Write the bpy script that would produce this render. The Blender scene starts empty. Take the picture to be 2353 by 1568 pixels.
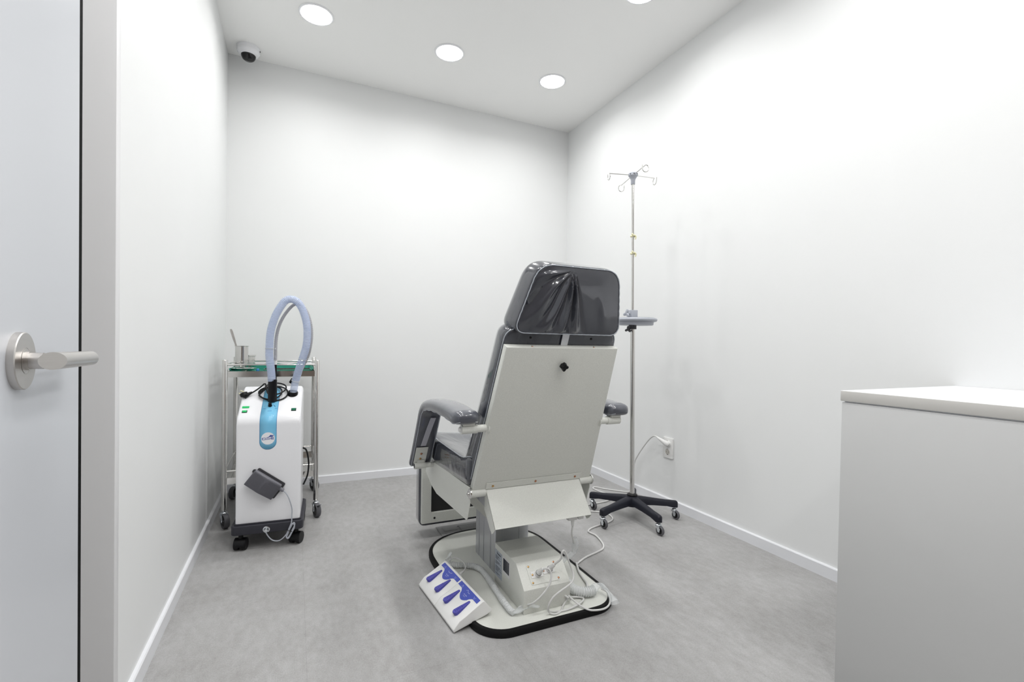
import bpy, bmesh, math, random
from mathutils import Vector, Matrix
random.seed(4)
D2R = math.radians
scn = bpy.context.scene
C = scn.collection

# ------------------------------------------------------------------ camera
H_CAM = 0.95
F_PX, YAW, PITCH, ROLL, SHY = 1089.418, 0.429579585, -0.0145805941, 0.0170570633, 22.334
fwd = Vector((math.sin(YAW)*math.cos(PITCH), math.cos(YAW)*math.cos(PITCH), math.sin(PITCH)))
rt0 = Vector((math.cos(YAW), -math.sin(YAW), 0)); up0 = rt0.cross(fwd)
rt = math.cos(ROLL)*rt0 + math.sin(ROLL)*up0
up = -math.sin(ROLL)*rt0 + math.cos(ROLL)*up0
cam = bpy.data.cameras.new('camera'); co = bpy.data.objects.new('camera', cam); C.objects.link(co)
cam.sensor_width = 36.0; cam.sensor_fit = 'HORIZONTAL'
cam.lens = F_PX/2353*36.0
cam.shift_y = SHY/2353
cam.clip_start = 0.02
m = Matrix.Identity(4)
for i in range(3):
    m[i][0] = rt[i]; m[i][1] = up[i]; m[i][2] = -fwd[i]
m[0][3], m[1][3], m[2][3] = 0, 0, H_CAM
co.matrix_world = m
scn.camera = co
# ------------------------------------------------------------------ world and exposure
w = bpy.data.worlds.new('world'); scn.world = w; w.use_nodes = True
w.node_tree.nodes['Background'].inputs[0].default_value = (0.9, 0.95, 1, 1)
w.node_tree.nodes['Background'].inputs[1].default_value = 0.3
scn.view_settings.view_transform = 'Standard'
scn.view_settings.look = 'None'
scn.view_settings.gamma = 1
scn.view_settings.use_curve_mapping = False
scn.view_settings.exposure = 0.0
LAMP_W = 24.0       # glow of each ceiling downlight's diffuser
LAMP_P = 3.3        # watts of the lamp behind each diffuser
LAMP_SPREAD = 158   # beam angle in degrees
# ------------------------------------------------------------------ materials
def mat(name, col, rough=0.5, metal=0.0, noise=None, bump=None, coat=0, emit=None, trans=0, alpha=1, ior=1.45, aniso=None, spec=0.5, sheen=0):
    M = bpy.data.materials.new(name); M.use_nodes = True
    nt = M.node_tree; b = nt.nodes['Principled BSDF']
    c4 = (*col, 1)
    b.inputs['Base Color'].default_value = c4
    b.inputs['Roughness'].default_value = rough
    b.inputs['Metallic'].default_value = metal
    b.inputs['IOR'].default_value = ior
    b.inputs['Specular IOR Level'].default_value = spec
    b.inputs['Coat Weight'].default_value = coat
    b.inputs['Coat Roughness'].default_value = 0.05
    b.inputs['Transmission Weight'].default_value = trans
    b.inputs['Alpha'].default_value = alpha
    if emit:
        b.inputs['Emission Color'].default_value = (*emit[0], 1); b.inputs['Emission Strength'].default_value = emit[1]
    tc = nt.nodes.new('ShaderNodeTexCoord')
    if noise:     # (scale, amount)
        n = nt.nodes.new('ShaderNodeTexNoise'); n.inputs['Scale'].default_value = noise[0]; n.inputs['Detail'].default_value = 6
        nt.links.new(tc.outputs['Object'], n.inputs['Vector'])
        mr = nt.nodes.new('ShaderNodeMapRange'); mr.inputs['From Min'].default_value = .3; mr.inputs['From Max'].default_value = .7
        mr.inputs['To Min'].default_value = 1-noise[1]; mr.inputs['To Max'].default_value = 1+noise[1]
        nt.links.new(n.outputs['Fac'], mr.inputs['Value'])
        mx = nt.nodes.new('ShaderNodeVectorMath'); mx.operation = 'SCALE'; mx.inputs[0].default_value = col
        nt.links.new(mr.outputs[0], mx.inputs['Scale']); nt.links.new(mx.outputs[0], b.inputs['Base Color'])
    if bump:      # (scale, strength, distance)
        n = nt.nodes.new('ShaderNodeTexNoise'); n.inputs['Scale'].default_value = bump[0]; n.inputs['Detail'].default_value = 3
        if len(bump) > 3: n.inputs['Distortion'].default_value = bump[3]
        if len(bump) > 4:
            mp = nt.nodes.new('ShaderNodeMapping'); mp.inputs['Scale'].default_value = bump[4]
            nt.links.new(tc.outputs['Object'], mp.inputs[0]); nt.links.new(mp.outputs[0], n.inputs['Vector'])
        else: nt.links.new(tc.outputs['Object'], n.inputs['Vector'])
        bp = nt.nodes.new('ShaderNodeBump'); bp.inputs['Strength'].default_value = bump[1]; bp.inputs['Distance'].default_value = bump[2]
        nt.links.new(n.outputs['Fac'], bp.inputs['Height']); nt.links.new(bp.outputs[0], b.inputs['Normal'])
        if coat: nt.links.new(bp.outputs[0], b.inputs['Coat Normal'])
    return M
M = {}
M['wall'] = mat('wall_paper', (.81, .82, .82), .55, noise=(3, .006), bump=(90, .05, .002))
M['taupe'] = mat('taupe_unseen_wall', (.20, .165, .14), .5, noise=(3, .04))
M['ceil'] = mat('ceiling_paint', (.94, .94, .93), .8, noise=(2, .006))
M['trim'] = mat('white_trim', (.80, .81, .84), .32)
M['frame'] = mat('door_frame_laminate', (.80, .80, .81), .45, noise=(4, .008))
M['door'] = mat('door_laminate', (.64, .66, .70), .38, noise=(2, .01))
M['gap'] = mat('black_gap_fill', (.002, .002, .002), .8, spec=.1)
M['cream'] = mat('cream_hammered_enamel', (.71, .72, .675), .34, noise=(330, .055), bump=(330, .35, .0007))
M['creamtop'] = M['cream']
M['vinyl'] = mat('grey_vinyl_under_film', (.045, .049, .062), .22, coat=1.0, noise=(5, .1), bump=(7, .55, .012, 1.6, (1, .45, .35)))
M['vinylsm'] = mat('grey_vinyl_smooth_film', (.048, .051, .064), .2, coat=1.0, noise=(5, .08), bump=(5, .25, .008, .6))
M['vinylarm'] = mat('grey_vinyl_arm_film', (.075, .08, .10), .28, coat=1.0, bump=(9, .35, .006, .8))
M['under'] = mat('black_lining', (.02, .02, .021), .7)
M['piping'] = mat('clear_film_seam', (.40, .43, .48), .15, coat=1.0, bump=(120, .6, .003))
M['bar'] = mat('satin_steel_bar', (.72, .73, .76), .35, metal=.6)
M['strap'] = mat('grey_webbing', (.50, .50, .55), .6, bump=(300, .4, .001))
M['steel'] = mat('polished_steel', (.70, .69, .67), .13, metal=1)
M['brushed'] = mat('brushed_steel', (.56, .54, .52), .3, metal=1, bump=(60, .12, .0006, 0, (1, 1, 40)))
M['alu'] = mat('anodised_aluminium', (.60, .61, .64), .34, metal=.9)
M['chrome'] = mat('zinc_chrome', (.72, .75, .78), .14, metal=1)
M['brass'] = mat('brass_screw', (.55, .36, .16), .3, metal=1)
M['copper'] = mat('copper_screw', (.5, .25, .15), .3, metal=1)
M['black'] = mat('black_plastic', (.005, .005, .006), .35, spec=.3)
M['rubber'] = mat('black_rubber', (.006, .006, .0065), .6, spec=.2, bump=(50, .1, .001))
M['dark'] = mat('dark_navy_plastic', (.012, .013, .021), .5, spec=.35)
M['greyrub'] = mat('grey_rubber_wheel', (.10, .10, .11), .5)
M['charcoal'] = mat('charcoal_plastic', (.035, .035, .045), .48, spec=.35)
M['white'] = mat('white_enamel', (.86, .865, .89), .18)
M['plastic'] = mat('white_plastic', (.80, .80, .79), .35)
M['cord'] = mat('white_cable', (.68, .68, .67), .4)
M['wrap'] = mat('milky_wrap_film', (.80, .82, .82), .3, alpha=.85, bump=(90, .8, .004, 1))
M['film'] = mat('clear_film', (.85, .88, .89), .2, alpha=.38, bump=(45, .8, .006, 1))
M['blue'] = mat('sky_blue_label', (.20, .55, .80), .2)
M['blueedge'] = mat('deep_blue_edge', (.05, .22, .52), .25)
M['navy'] = mat('navy_print', (.012, .05, .32), .4)
M['pale'] = mat('pale_blue_print', (.42, .65, .85), .4)
M['violet'] = mat('violet_blue_pedal', (.075, .07, .38), .4, noise=(60, .04))
M['violetlab'] = mat('violet_blue_label', (.055, .085, .45), .35)
M['labwhite'] = mat('label_print_white', (.48, .52, .78), .4)
M['green'] = mat('green_switch', (.01, .35, .10), .25, emit=((.02, .8, .2), .25))
M['greendk'] = mat('dark_green_switch', (.005, .16, .08), .3)
M['cloth'] = mat('surgical_green_cloth', (.0, .17, .115), .7, bump=(25, .3, .01))
M['grey'] = mat('light_grey_plastic', (.42, .44, .49), .38)
M['greydk'] = mat('dark_grey_plastic', (.055, .055, .06), .45)
M['pedalgrey'] = mat('pedal_grey_rubber', (.11, .11, .128), .5)
M['pedalside'] = mat('pedal_grey_side', (.20, .20, .225), .4)
M['latex'] = mat('yellow_latex', (.80, .76, .50), .5)
M['print'] = mat('dark_print', (.03, .035, .05), .6)
M['sticker'] = mat('silver_sticker', (.42, .46, .52), .35)
M['stickerw'] = mat('white_sticker', (.75, .75, .76), .5)
M['socket'] = mat('socket_recess', (.50, .48, .44), .5)
M['matgrey'] = mat('grey_moulded_mat', (.30, .30, .30), .55)
M['cab'] = mat('cabinet_side_laminate', (.62, .625, .625), .42, noise=(5, .008))
M['cabtop'] = mat('worktop_laminate', (.78, .79, .82), .35)
M['cabedge'] = mat('worktop_edge_band', (.62, .61, .585), .45)
M['lamp'] = mat('lit_diffuser', (1, 1, 1), .5, emit=((1, .995, .985), LAMP_W))
M['dome'] = mat('smoked_dome', (.006, .006, .007), .08)
M['hose'] = mat('translucent_blue_hose', (.62, .72, .95), .2, alpha=.5, coat=.3)
M['spiral'] = mat('hose_spiral', (.62, .70, .90), .3, alpha=.85)
M['hose2'] = mat('translucent_grey_hose', (.52, .52, .55), .22, trans=.3, coat=.4)

def floor_mat():
    F = bpy.data.materials.new('grey_stone_vinyl'); F.use_nodes = True; nt = F.node_tree; b = nt.nodes['Principled BSDF']
    tc = nt.nodes.new('ShaderNodeTexCoord')
    def noise(scale, det, sc=None, dist=0):
        n = nt.nodes.new('ShaderNodeTexNoise'); n.inputs['Scale'].default_value = scale; n.inputs['Detail'].default_value = det
        n.inputs['Roughness'].default_value = .65; n.inputs['Distortion'].default_value = dist
        if sc:
            mp = nt.nodes.new('ShaderNodeMapping'); mp.inputs['Scale'].default_value = sc
            nt.links.new(tc.outputs['Object'], mp.inputs[0]); nt.links.new(mp.outputs[0], n.inputs['Vector'])
        else: nt.links.new(tc.outputs['Object'], n.inputs['Vector'])
        return n.outputs['Fac']
    def math_(op, a, v):
        q = nt.nodes.new('ShaderNodeMath'); q.operation = op
        for i, x in enumerate((a, v)):
            if isinstance(x, (int, float)): q.inputs[i].default_value = x
            else: nt.links.new(x, q.inputs[i])
        return q.outputs[0]
    n1 = noise(2.2, 10, (1.2, 1, 1), .3); n2 = noise(26, 8, (1.6, .8, 1)); n3 = noise(220, 3, (1.5, .8, 1))
    s = math_('ADD', math_('MULTIPLY', n1, .34), math_('ADD', math_('MULTIPLY', n2, .34), math_('MULTIPLY', n3, .36)))
    cr = nt.nodes.new('ShaderNodeValToRGB'); nt.links.new(s, cr.inputs[0])
    e = cr.color_ramp.elements
    e[0].position = .36; e[0].color = (.27, .262, .254, 1); e[1].position = .70; e[1].color = (.47, .47, .474, 1)
    # tile seams: thin lines every 0.6 m across and 0.9 m along
    sx = nt.nodes.new('ShaderNodeSeparateXYZ'); nt.links.new(tc.outputs['Object'], sx.inputs[0])
    def seam(o, per, off):
        t = math_('PINGPONG', math_('SUBTRACT', o, off), per/2)
        return math_('LESS_THAN', t, .0007)
    sm = math_('MAXIMUM', seam(sx.outputs[0], .605, .04), seam(sx.outputs[1], .605, .13))
    mx = nt.nodes.new('ShaderNodeMixRGB'); mx.blend_type = 'MULTIPLY'; mx.inputs[2].default_value = (.86, .86, .86, 1)
    nt.links.new(sm, mx.inputs[0]); nt.links.new(cr.outputs[0], mx.inputs[1]); nt.links.new(mx.outputs[0], b.inputs['Base Color'])
    b.inputs['Roughness'].default_value = .48
    bp = nt.nodes.new('ShaderNodeBump'); bp.inputs['Strength'].default_value = .25; bp.inputs['Distance'].default_value = .001
    nt.links.new(n3, bp.inputs['Height']); nt.links.new(bp.outputs[0], b.inputs['Normal'])
    return F
M['floor'] = floor_mat()

# ------------------------------------------------------------------ mesh helpers
def V(*a): return Vector(a)
class MB:
    def __init__(s): s.bm = bmesh.new()
    def add(s, verts, faces, M4=None, smooth=False):
        vs = [s.bm.verts.new((M4 @ Vector(v)) if M4 else Vector(v)) for v in verts]
        for f in faces:
            try:
                fc = s.bm.faces.new([vs[i] for i in f]); fc.smooth = smooth
            except ValueError: pass
        return s
    def box(s, x0, x1, y0, y1, z0, z1, M4=None):
        v = [(x, y, z) for z in (z0, z1) for y in (y0, y1) for x in (x0, x1)]
        return s.add(v, [(0, 2, 3, 1), (4, 5, 7, 6), (0, 1, 5, 4), (2, 6, 7, 3), (0, 4, 6, 2), (1, 3, 7, 5)], M4)
    def prism(s, poly, axis, a, b, M4=None, smooth=False):
        # poly in the two other axes (x: (y,z); y: (x,z); z: (x,y))
        def P(u, v, t): return {'x': (t, u, v), 'y': (u, t, v), 'z': (u, v, t)}[axis]
        n = len(poly); v = [P(p[0], p[1], a) for p in poly]+[P(p[0], p[1], b) for p in poly]
        f = [tuple(range(n))[::-1], tuple(range(n, 2*n))]+[(i, (i+1) % n, n+(i+1) % n, n+i) for i in range(n)]
        return s.add(v, f, M4, smooth)
    def rings(s, rr, close=True, cap=True, M4=None, smooth=True):
        n = len(rr[0]); v = [p for r in rr for p in r]; f = []
        for i in range(len(rr)-1):
            for j in range(n if close else n-1):
                k = (j+1) % n; f.append((i*n+j, i*n+k, (i+1)*n+k, (i+1)*n+j))
        if cap: f += [tuple(range(n))[::-1], tuple(range((len(rr)-1)*n, len(rr)*n))]
        return s.add(v, f, M4, smooth)
    def lathe(s, prof, n=32, M4=None, cap=True, smooth=True):
        rr = [[(r*math.cos(2*math.pi*j/n), r*math.sin(2*math.pi*j/n), z) for j in range(n)] for r, z in prof]
        return s.rings(rr, cap=cap, M4=M4, smooth=smooth)
    def cyl(s, p0, p1, r, n=20, r1=None, smooth=True):
        return s.tube([p0, p1], r, n, r1=r1, smooth=smooth)
    def tube(s, pts, r, n=10, cap=True, r1=None, smooth=True, rf=None):
        P = [Vector(p) for p in pts]; m_ = len(P); rr = []
        t0 = (P[1]-P[0]).normalized(); nrm = t0.orthogonal().normalized()
        for i in range(m_):
            t = (P[min(i+1, m_-1)]-P[max(i-1, 0)]).normalized()
            nrm = (nrm-t*nrm.dot(t)); nrm = nrm.normalized() if nrm.length > 1e-6 else t.orthogonal().normalized()
            b = t.cross(nrm); ri = rf(i/(m_-1), i) if rf else (r if r1 is None else r+(r1-r)*i/(m_-1))
            rr.append([tuple(P[i]+nrm*(ri*math.cos(2*math.pi*j/n))+b*(ri*math.sin(2*math.pi*j/n))) for j in range(n)])
        return s.rings(rr, cap=cap, smooth=smooth)
    def ball(s, c, r, n=16, sc=(1, 1, 1)):
        prof = [(max(1e-5, r*math.sin(math.pi*i/(n//2))), -r*math.cos(math.pi*i/(n//2))) for i in range(n//2+1)]
        return s.lathe(prof, n, Matrix.Translation(c) @ Matrix.Diagonal((*sc, 1)), cap=False)
    def torus(s, c, R, r, n=32, k=10, M4=None):
        rr = []
        for i in range(n+1):
            a = 2*math.pi*i/n
            rr.append([((R+r*math.cos(2*math.pi*j/k))*math.cos(a)+c[0], (R+r*math.cos(2*math.pi*j/k))*math.sin(a)+c[1], c[2]+r*math.sin(2*math.pi*j/k)) for j in range(k)])
        return s.rings(rr, cap=False, M4=M4)
    def bevel(s, w, seg=3, ang=30):
        bmesh.ops.remove_doubles(s.bm, verts=s.bm.verts, dist=1e-6)
        bmesh.ops.recalc_face_normals(s.bm, faces=s.bm.faces)
        es = [e for e in s.bm.edges if len(e.link_faces) == 2 and e.calc_face_angle(0) > D2R(ang)]
        bmesh.ops.bevel(s.bm, geom=es, offset=w, segments=seg, profile=.5, affect='EDGES', clamp_overlap=True)
        for f in s.bm.faces: f.smooth = True
        return s
    def build(s, name, m, parent=None, sub=0, sharp=35, weld=True):
        if weld: bmesh.ops.remove_doubles(s.bm, verts=s.bm.verts, dist=1e-6)
        bmesh.ops.recalc_face_normals(s.bm, faces=s.bm.faces)
        me = bpy.data.meshes.new(name); s.bm.to_mesh(me); s.bm.free()
        me.materials.append(M[m] if isinstance(m, str) else m)
        o = bpy.data.objects.new(name, me); C.objects.link(o)
        if any(p.use_smooth for p in me.polygons):
            me.set_sharp_from_angle(angle=D2R(sharp))
        if sub:
            md = o.modifiers.new('subdivision', 'SUBSURF'); md.levels = sub; md.render_levels = sub
        if parent is not None: o.parent = parent
        return o
def thing(name, label, cat, loc=(0, 0, 0), rz=0, group=None):
    o = bpy.data.objects.new(name, None); C.objects.link(o); o.empty_display_size = .05
    o.location = loc; o.rotation_euler = (0, 0, rz); o['label'] = label; o['category'] = cat
    if group: o['group'] = group
    return o
def tag(o, label, cat, group=None):
    o['label'] = label; o['category'] = cat
    if group: o['group'] = group
    return o
def struct(o): o['kind'] = 'structure'; return o
def dup(o, parent=None):
    c = o.copy(); C.objects.link(c)
    if parent is not None: c.parent = parent
    for ch in list(o.children): dup(ch, c)
    return c
def spline(pts, k=10):
    P = [Vector(p) for p in pts]; P = [P[0]*2-P[1]]+P+[P[-1]*2-P[-2]]; out = []
    for i in range(1, len(P)-2):
        a, b, c, d = P[i-1:i+3]
        for j in range(k):
            t = j/k
            out.append(.5*((2*b)+(c-a)*t+(2*a-5*b+4*c-d)*t*t+(3*b-a-3*c+d)*t**3))
    out.append(P[-2]); return out
def frame(o, x, y, z=None):
    x = Vector(x).normalized(); y = Vector(y); z = x.cross(y).normalized() if z is None else Vector(z); y = z.cross(x)
    m_ = Matrix.Identity(4)
    for i in range(3): m_[i][0], m_[i][1], m_[i][2], m_[i][3] = x[i], y[i], z[i], o[i]
    return m_
def axis_m(p, d):       # local z along d at p
    d = Vector(d).normalized(); x = d.orthogonal().normalized(); return frame(p, x, d.cross(x), d)
def text_mesh(name, s, size, M4, m, parent, align='CENTER', extr=.0001, xs=1, bold=0):
    cu = bpy.data.curves.new(name, 'FONT'); cu.body = s; cu.size = size; cu.align_x = align; cu.align_y = 'CENTER'; cu.extrude = extr; cu.offset = bold
    t = bpy.data.objects.new(name, cu); C.objects.link(t)
    dg = bpy.context.evaluated_depsgraph_get(); me = bpy.data.meshes.new_from_object(t.evaluated_get(dg))
    bpy.data.objects.remove(t); bpy.data.curves.remove(cu)
    me.transform(M4 @ Matrix.Diagonal((xs, 1, 1, 1))); me.materials.clear(); me.materials.append(M[m])
    o = bpy.data.objects.new(name, me); C.objects.link(o); o.parent = parent; return o
def rrect(w, h, r, n=6, cx=0, cy=0):
    out = []
    for k, (sx, sy) in enumerate(((1, 1), (-1, 1), (-1, -1), (1, -1))):
        for i in range(n+1):
            a = math.pi/2*(k+i/n); out.append((cx+sx*(w/2-r)+r*math.cos(a), cy+sy*(h/2-r)+r*math.sin(a)))
    return out

# ================================================================== ROOM
XL, XR, YB, YF, ZC = -.3868, 2.0257, 3.3795, -1.4, 2.6897
struct(MB().box(-.75, XR+.1, YF-.1, YB+.1, -.05, 0).build('floor', 'floor'))
# ceiling with real holes for the downlights is not needed: the lamps are surface discs
struct(MB().box(-.75, XR+.1, YF-.1, YB+.1, ZC, ZC+.05).build('ceiling', 'ceil'))
struct(MB().box(-.75, XR+.1, YB, YB+.1, 0, ZC).build('wall_back', 'wall'))
struct(MB().box(XR, XR+.1, YF-.1, YB, 0, ZC).build('wall_right', 'wall'))
struct(MB().box(XL-.2, XL, 1.402, YB, 0, ZC).box(-.75, -.62, YF-.1, 1.402, 0, ZC).build('wall_left', 'wall'))
struct(MB().box(-.62, XR, YF-.1, YF, 0, ZC).build('wall_front', 'taupe'))  # unseen wall behind the camera, added in brown for metal reflections and less fill
def skirting(name, poly_dir):
    b = MB()
    prof = [(0, 0), (.012, 0), (.012, .048), (.009, .052), (0, .052)]
    if name == 'baseboard_back': b.prism([(YB-p[0], p[1]) for p in prof], 'x', XL, XR)
    if name == 'baseboard_left': b.prism([(XL+p[0], p[1]) for p in prof], 'y', 1.402, YB-.0121)
    if name == 'baseboard_right': b.prism([(XR-p[0], p[1]) for p in prof], 'y', YF, YB-.0121)
    o = b.build(name, 'trim'); struct(o)
    return o
for n in ('baseboard_back', 'baseboard_left', 'baseboard_right'): skirting(n, None)
# door frame upright at the end of the left wall
b = MB().box(-.619, -.3755, 1.372, 1.4015, 0, ZC); b.bevel(.0015, 2)
struct(b.build('trim_1', 'frame'))
# door leaf standing open beside the camera
e1 = V(.85*-.1, .85*.995, 0)
dd = V(-.1, .995, 0).normalized(); dn = V(.995, .1, 0).normalized()
DM = frame((-.257, .8, 0), -dd, dn.cross(-dd)*-1 if False else V(0, 0, 1))   # x runs back from the free edge, y up
# local: x along -dd, y = up, z = x cross y
def DP(a, o, z): return V(-.257, .8, 0) - dd*a + dn*o + V(0, 0, z)
def dbox(a0, a1, o0, o1, z0, z1):
    v = [DP(a, o, z) for z in (z0, z1) for o in (o0, o1) for a in (a0, a1)]
    return MB().add(v, [(0, 2, 3, 1), (4, 5, 7, 6), (0, 1, 5, 4), (2, 6, 7, 3), (0, 4, 6, 2), (1, 3, 7, 5)])
door = struct(dbox(0, .84, -.038, 0, .008, 2.1).bevel(.0012, 2).build('door_1', 'door'))
s_ = dbox(-.0145, -.0002, -.036, -.0004, .008, 2.1).build('dark_gap_strip', 'gap', door); s_['label'] = 'black strip standing in for the dark gap at the door edge'  # black strip stands in for the shaded gap between door edge and jamb
hc = DP(.204, 0, .926)
h_ = MB().lathe([(.0272, 0), (.0272, .0052), (.0264, .006), (.0125, .006), (.0125, .0057), (.0118, .0057), (.0118, .0062), (.0088, .0064), (.0088, .009)], 48, axis_m(hc, dn)).build('handle_rosette', 'brushed', door, sharp=30)
neck0 = hc+dn*.006; g0 = hc+dn*.0255-dd*.003
rn = .0082
ge = g0+dd*.138+V(0, 0, -.002)
b = MB()
b.cyl(neck0, hc+dn*.0185, rn*.95, 32)
rr = []
ax = (ge-g0).normalized(); u_ = dn; v_ = ax.cross(u_).normalized()
for t, k in ((0, 1), (1, -.55)):
    ring = []
    for j in range(32):
        a = 2*math.pi*j/32; off = u_*(rn*1.04*math.cos(a))+v_*(rn*1.04*math.sin(a))
        base = g0 if t == 0 else ge
        ring.append(tuple(base+off+ax*(k*rn*math.cos(a)*(1 if t == 0 else 1))))
    rr.append(ring)
b.rings(rr)
b.build('door_handle', 'brushed', h_.parent, sharp=30)

# ---- ceiling downlights
def downlight(x, y, label):
    t = thing('ceiling_downlight', label, 'ceiling light', (x, y, ZC), 0, 'round downlights in the ceiling')
    MB().lathe([(.083, 0), (.088, 0), (.088, -.003), (.083, -.006), (.078, -.0055), (.078, 0)], 48, cap=False).build('trim_ring', 'white', t)
    MB().lathe([(.078, -.0035), (.068, -.007), (.050, -.0085), (.001, -.0095)], 40, cap=False).build('diffuser', 'lamp', t)
    L = bpy.data.lights.new('lamp', 'AREA'); L.shape = 'DISK'; L.size = .15; L.energy = LAMP_P; L.spread = D2R(LAMP_SPREAD); L.color = (1, .992, .98)
    lo = bpy.data.objects.new('lamp', L); C.objects.link(lo); lo.parent = t; lo.location = (0, 0, -.0115)
    return t
XS = (.088, .826, 1.53)
downlight(XS[0], 2.769, 'round lit ceiling downlight at the far left, beside the dome camera')
downlight(XS[1], 2.774, 'round lit ceiling downlight, the middle one of the far row')
downlight(XS[2], 2.772, 'round lit ceiling downlight nearest the far right corner')
downlight(XS[2], 1.882, 'round lit ceiling downlight cut by the top edge, closest to the right wall')
for x, y in ((XS[0], 1.882), (XS[1], 1.882), (XS[0], .99), (XS[1], .99), (XS[2], .99), (XS[0], .10), (XS[1], .10), (XS[2], .10), (XS[0], -.79), (XS[1], -.79), (XS[2], -.79)):  # unseen downlights, added to brighten the chair back, door frame and walls
    downlight(x, y, 'round lit ceiling downlight of the unseen near rows, added for more light')

# ---- dome camera
t = thing('dome_camera', 'small white ceiling dome camera with smoked lens cover in the left corner', 'security camera', (-.268, 3.262, ZC))
MB().lathe([(.062, 0), (.062, -.006), (.060, -.008), (.0595, -.018), (.061, -.020), (.0605, -.030), (.052, -.041), (.040, -.047), (.038, -.046)], 48, cap=False).build('housing', 'white', t, sharp=25)
MB().lathe([(.039, -.044), (.038, -.056), (.032, -.068), (.021, -.076), (.001, -.079)], 32, cap=False).build('dome_cover', 'dome', t)
MB().box(.052, .0632, -.004, .004, -.012, -.006).build('latch', 'black', t)

# ================================================================== CABINET at the right
cx0, cy0 = 1.404, .83
ct = thing('base_cabinet', 'white laminate base cabinet with plain side panel against the right wall', 'cabinet', (1.7, .3, 0))
def wb(parent, *a): # world-coordinate box as child
    b = MB().box(*a); bmesh.ops.translate(b.bm, verts=b.bm.verts, vec=-Vector(parent.location)); return b
wb(ct, cx0+.003, XR-.013, -.04, cy0-.003, 0, .8015).bevel(.0012, 2).build('side_panel', 'cab', ct)
wb(ct, cx0+.008, XR-.013, -.04, cy0-.008, .8017, .8044).build('shadow_gap', 'cabtop', ct)
wt = wb(ct, cx0, XR-.001, -.045, cy0, .8046, .834).bevel(.0018, 2).build('worktop', 'cabtop', None)
wt.location = ct.location
wt.data.materials.append(M['cabedge'])
for p in wt.data.polygons:
    if abs(p.normal.x) > .9 or abs(p.normal.y) > .9: p.material_index = 1
tag(wt, 'white worktop slab with beige edge band lying on the base cabinet', 'worktop')

# ================================================================== TREATMENT CHAIR
XCH = .817
ch = thing('treatment_chair', 'grey padded treatment chair with cream steel back and pedestal, seen from behind', 'treatment chair', (XCH, 1.75, 0))
def CH(b): bmesh.ops.translate(b.bm, verts=b.bm.verts, vec=(-XCH, -1.75, 0)); return b
# base plate outline (x, y)
def base_outline(ins):
    pts = []; xl, xr, yb, yf, r = .5405+ins, 1.0955-ins, 1.372+ins, 2.222-ins, .115-ins
    hw = (xr-xl)/2; cx = (xl+xr)/2
    for i in range(13):
        a = math.pi+math.pi/2*i/12; pts.append((xl+r+r*math.cos(a), yb+r+r*math.sin(a)))
    for i in range(13):
        a = 1.5*math.pi+math.pi/2*i/12; pts.append((xr-r+r*math.cos(a), yb+r+r*math.sin(a)))
    for i in range(33):
        a = math.pi*i/32; pts.append((cx+hw*math.copysign(abs(math.cos(a))**.85, math.cos(a)), yf-hw*.93+hw*.93*abs(math.sin(a))**.85))
    return pts
CH(MB().prism(base_outline(.010), 'z', .004, .021)).bevel(.0015, 2).build('base_plate', 'cream', ch)
b = MB(); rr = []
for ins, z in ((.013, .0), (.002, .0), (0, .003), (0, .016), (.004, .022), (.011, .0235), (.016, .0225)):
    rr.append([(x, y, z) for x, y in base_outline(ins)])
b.rings(rr, cap=False); CH(b).build('rubber_rim', 'rubber', ch)
# lifting column
b = MB()
xa, xb, ya, yb_ = .741, .893, 1.752, 1.975
poly = rrect(xb-xa, yb_-ya, .006, 3, (xa+xb)/2, (ya+yb_)/2)
b.prism(poly, 'z', .021, .44)
for y in (1.80, 1.875, 1.93): b.box(xa-.0015, xa+.001, y-.002, y+.002, .022, .44)
for x in (.775, .85): b.box(x-.0015, x+.0015, ya-.0015, ya+.001, .022, .44)
CH(b).build('lifting_column', 'alu', ch)
b = MB().box(xa+.001, xb-.001, ya+.004, ya+.02, .18, .19)
# rack strip behind the column
b = MB()
for i in range(26): b.box(xb, xb+.006, 1.86, 1.872, .03+i*.012, .036+i*.012)
b.box(xb, xb+.003, 1.858, 1.874, .022, .40)
CH(b).build('cable_chain', 'plastic', ch)
# control box
BX0, BX1 = .7205, .9045
prof = [(1.44, .021), (1.44, .103), (1.508, .1705), (1.70, .1705), (1.70, .021)]
b = MB().prism(prof, 'x', BX0, BX1); box_ = CH(b).bevel(.0012, 2).build('control_box', 'cream', ch)
# sloped face frame
SO = V(0, 1.474, .13675); SD = V(0, .068, .0675).normalized(); SN = V(0, -SD.z, SD.y)
SM = frame((.8125, 1.474, .13675), (1, 0, 0), SD, SN)
def SL(b): b.bm.transform(Matrix.Translation((-XCH, -1.75, 0)) @ SM); return b
b = MB().prism(rrect(.118, .070, .008), 'z', .0002, .0016); SL(b).build('socket_plate', 'cream', box_)
for i, (u, v) in enumerate(((-.051, .028), (.051, .028), (-.051, -.028), (.051, -.028), (-.045, -.002), (.001, .004))):
    SL(MB().lathe([(.0036, .0016), (.0036, .0026), (.0024, .0034), (.0012, .0034), (.001, .0026)], 14, Matrix.Translation((u, v, .0018 if i > 3 else 0)))).build('screw', 'brass' if i % 2 == 0 else 'copper', box_)
for u, v in ((-.024, -.002), (.024, .004)):
    b = MB().box(u-.026, u+.02, v-.011, v+.011, .0016, .0034); SL(b).build('socket_flange', 'plastic', box_)
    b = MB().lathe([(.0105, .0034), (.0112, .006), (.0112, .013), (.0095, .0135), (.0095, .016), (.0088, .0165)], 24, Matrix.Translation((u, v, 0)))
    SL(b).build('socket_collar', 'plastic', box_)
    SL(MB().torus((u, v, .0142), .0098, .0008, 24, 6)).build('seal_ring', 'black', box_)
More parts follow.
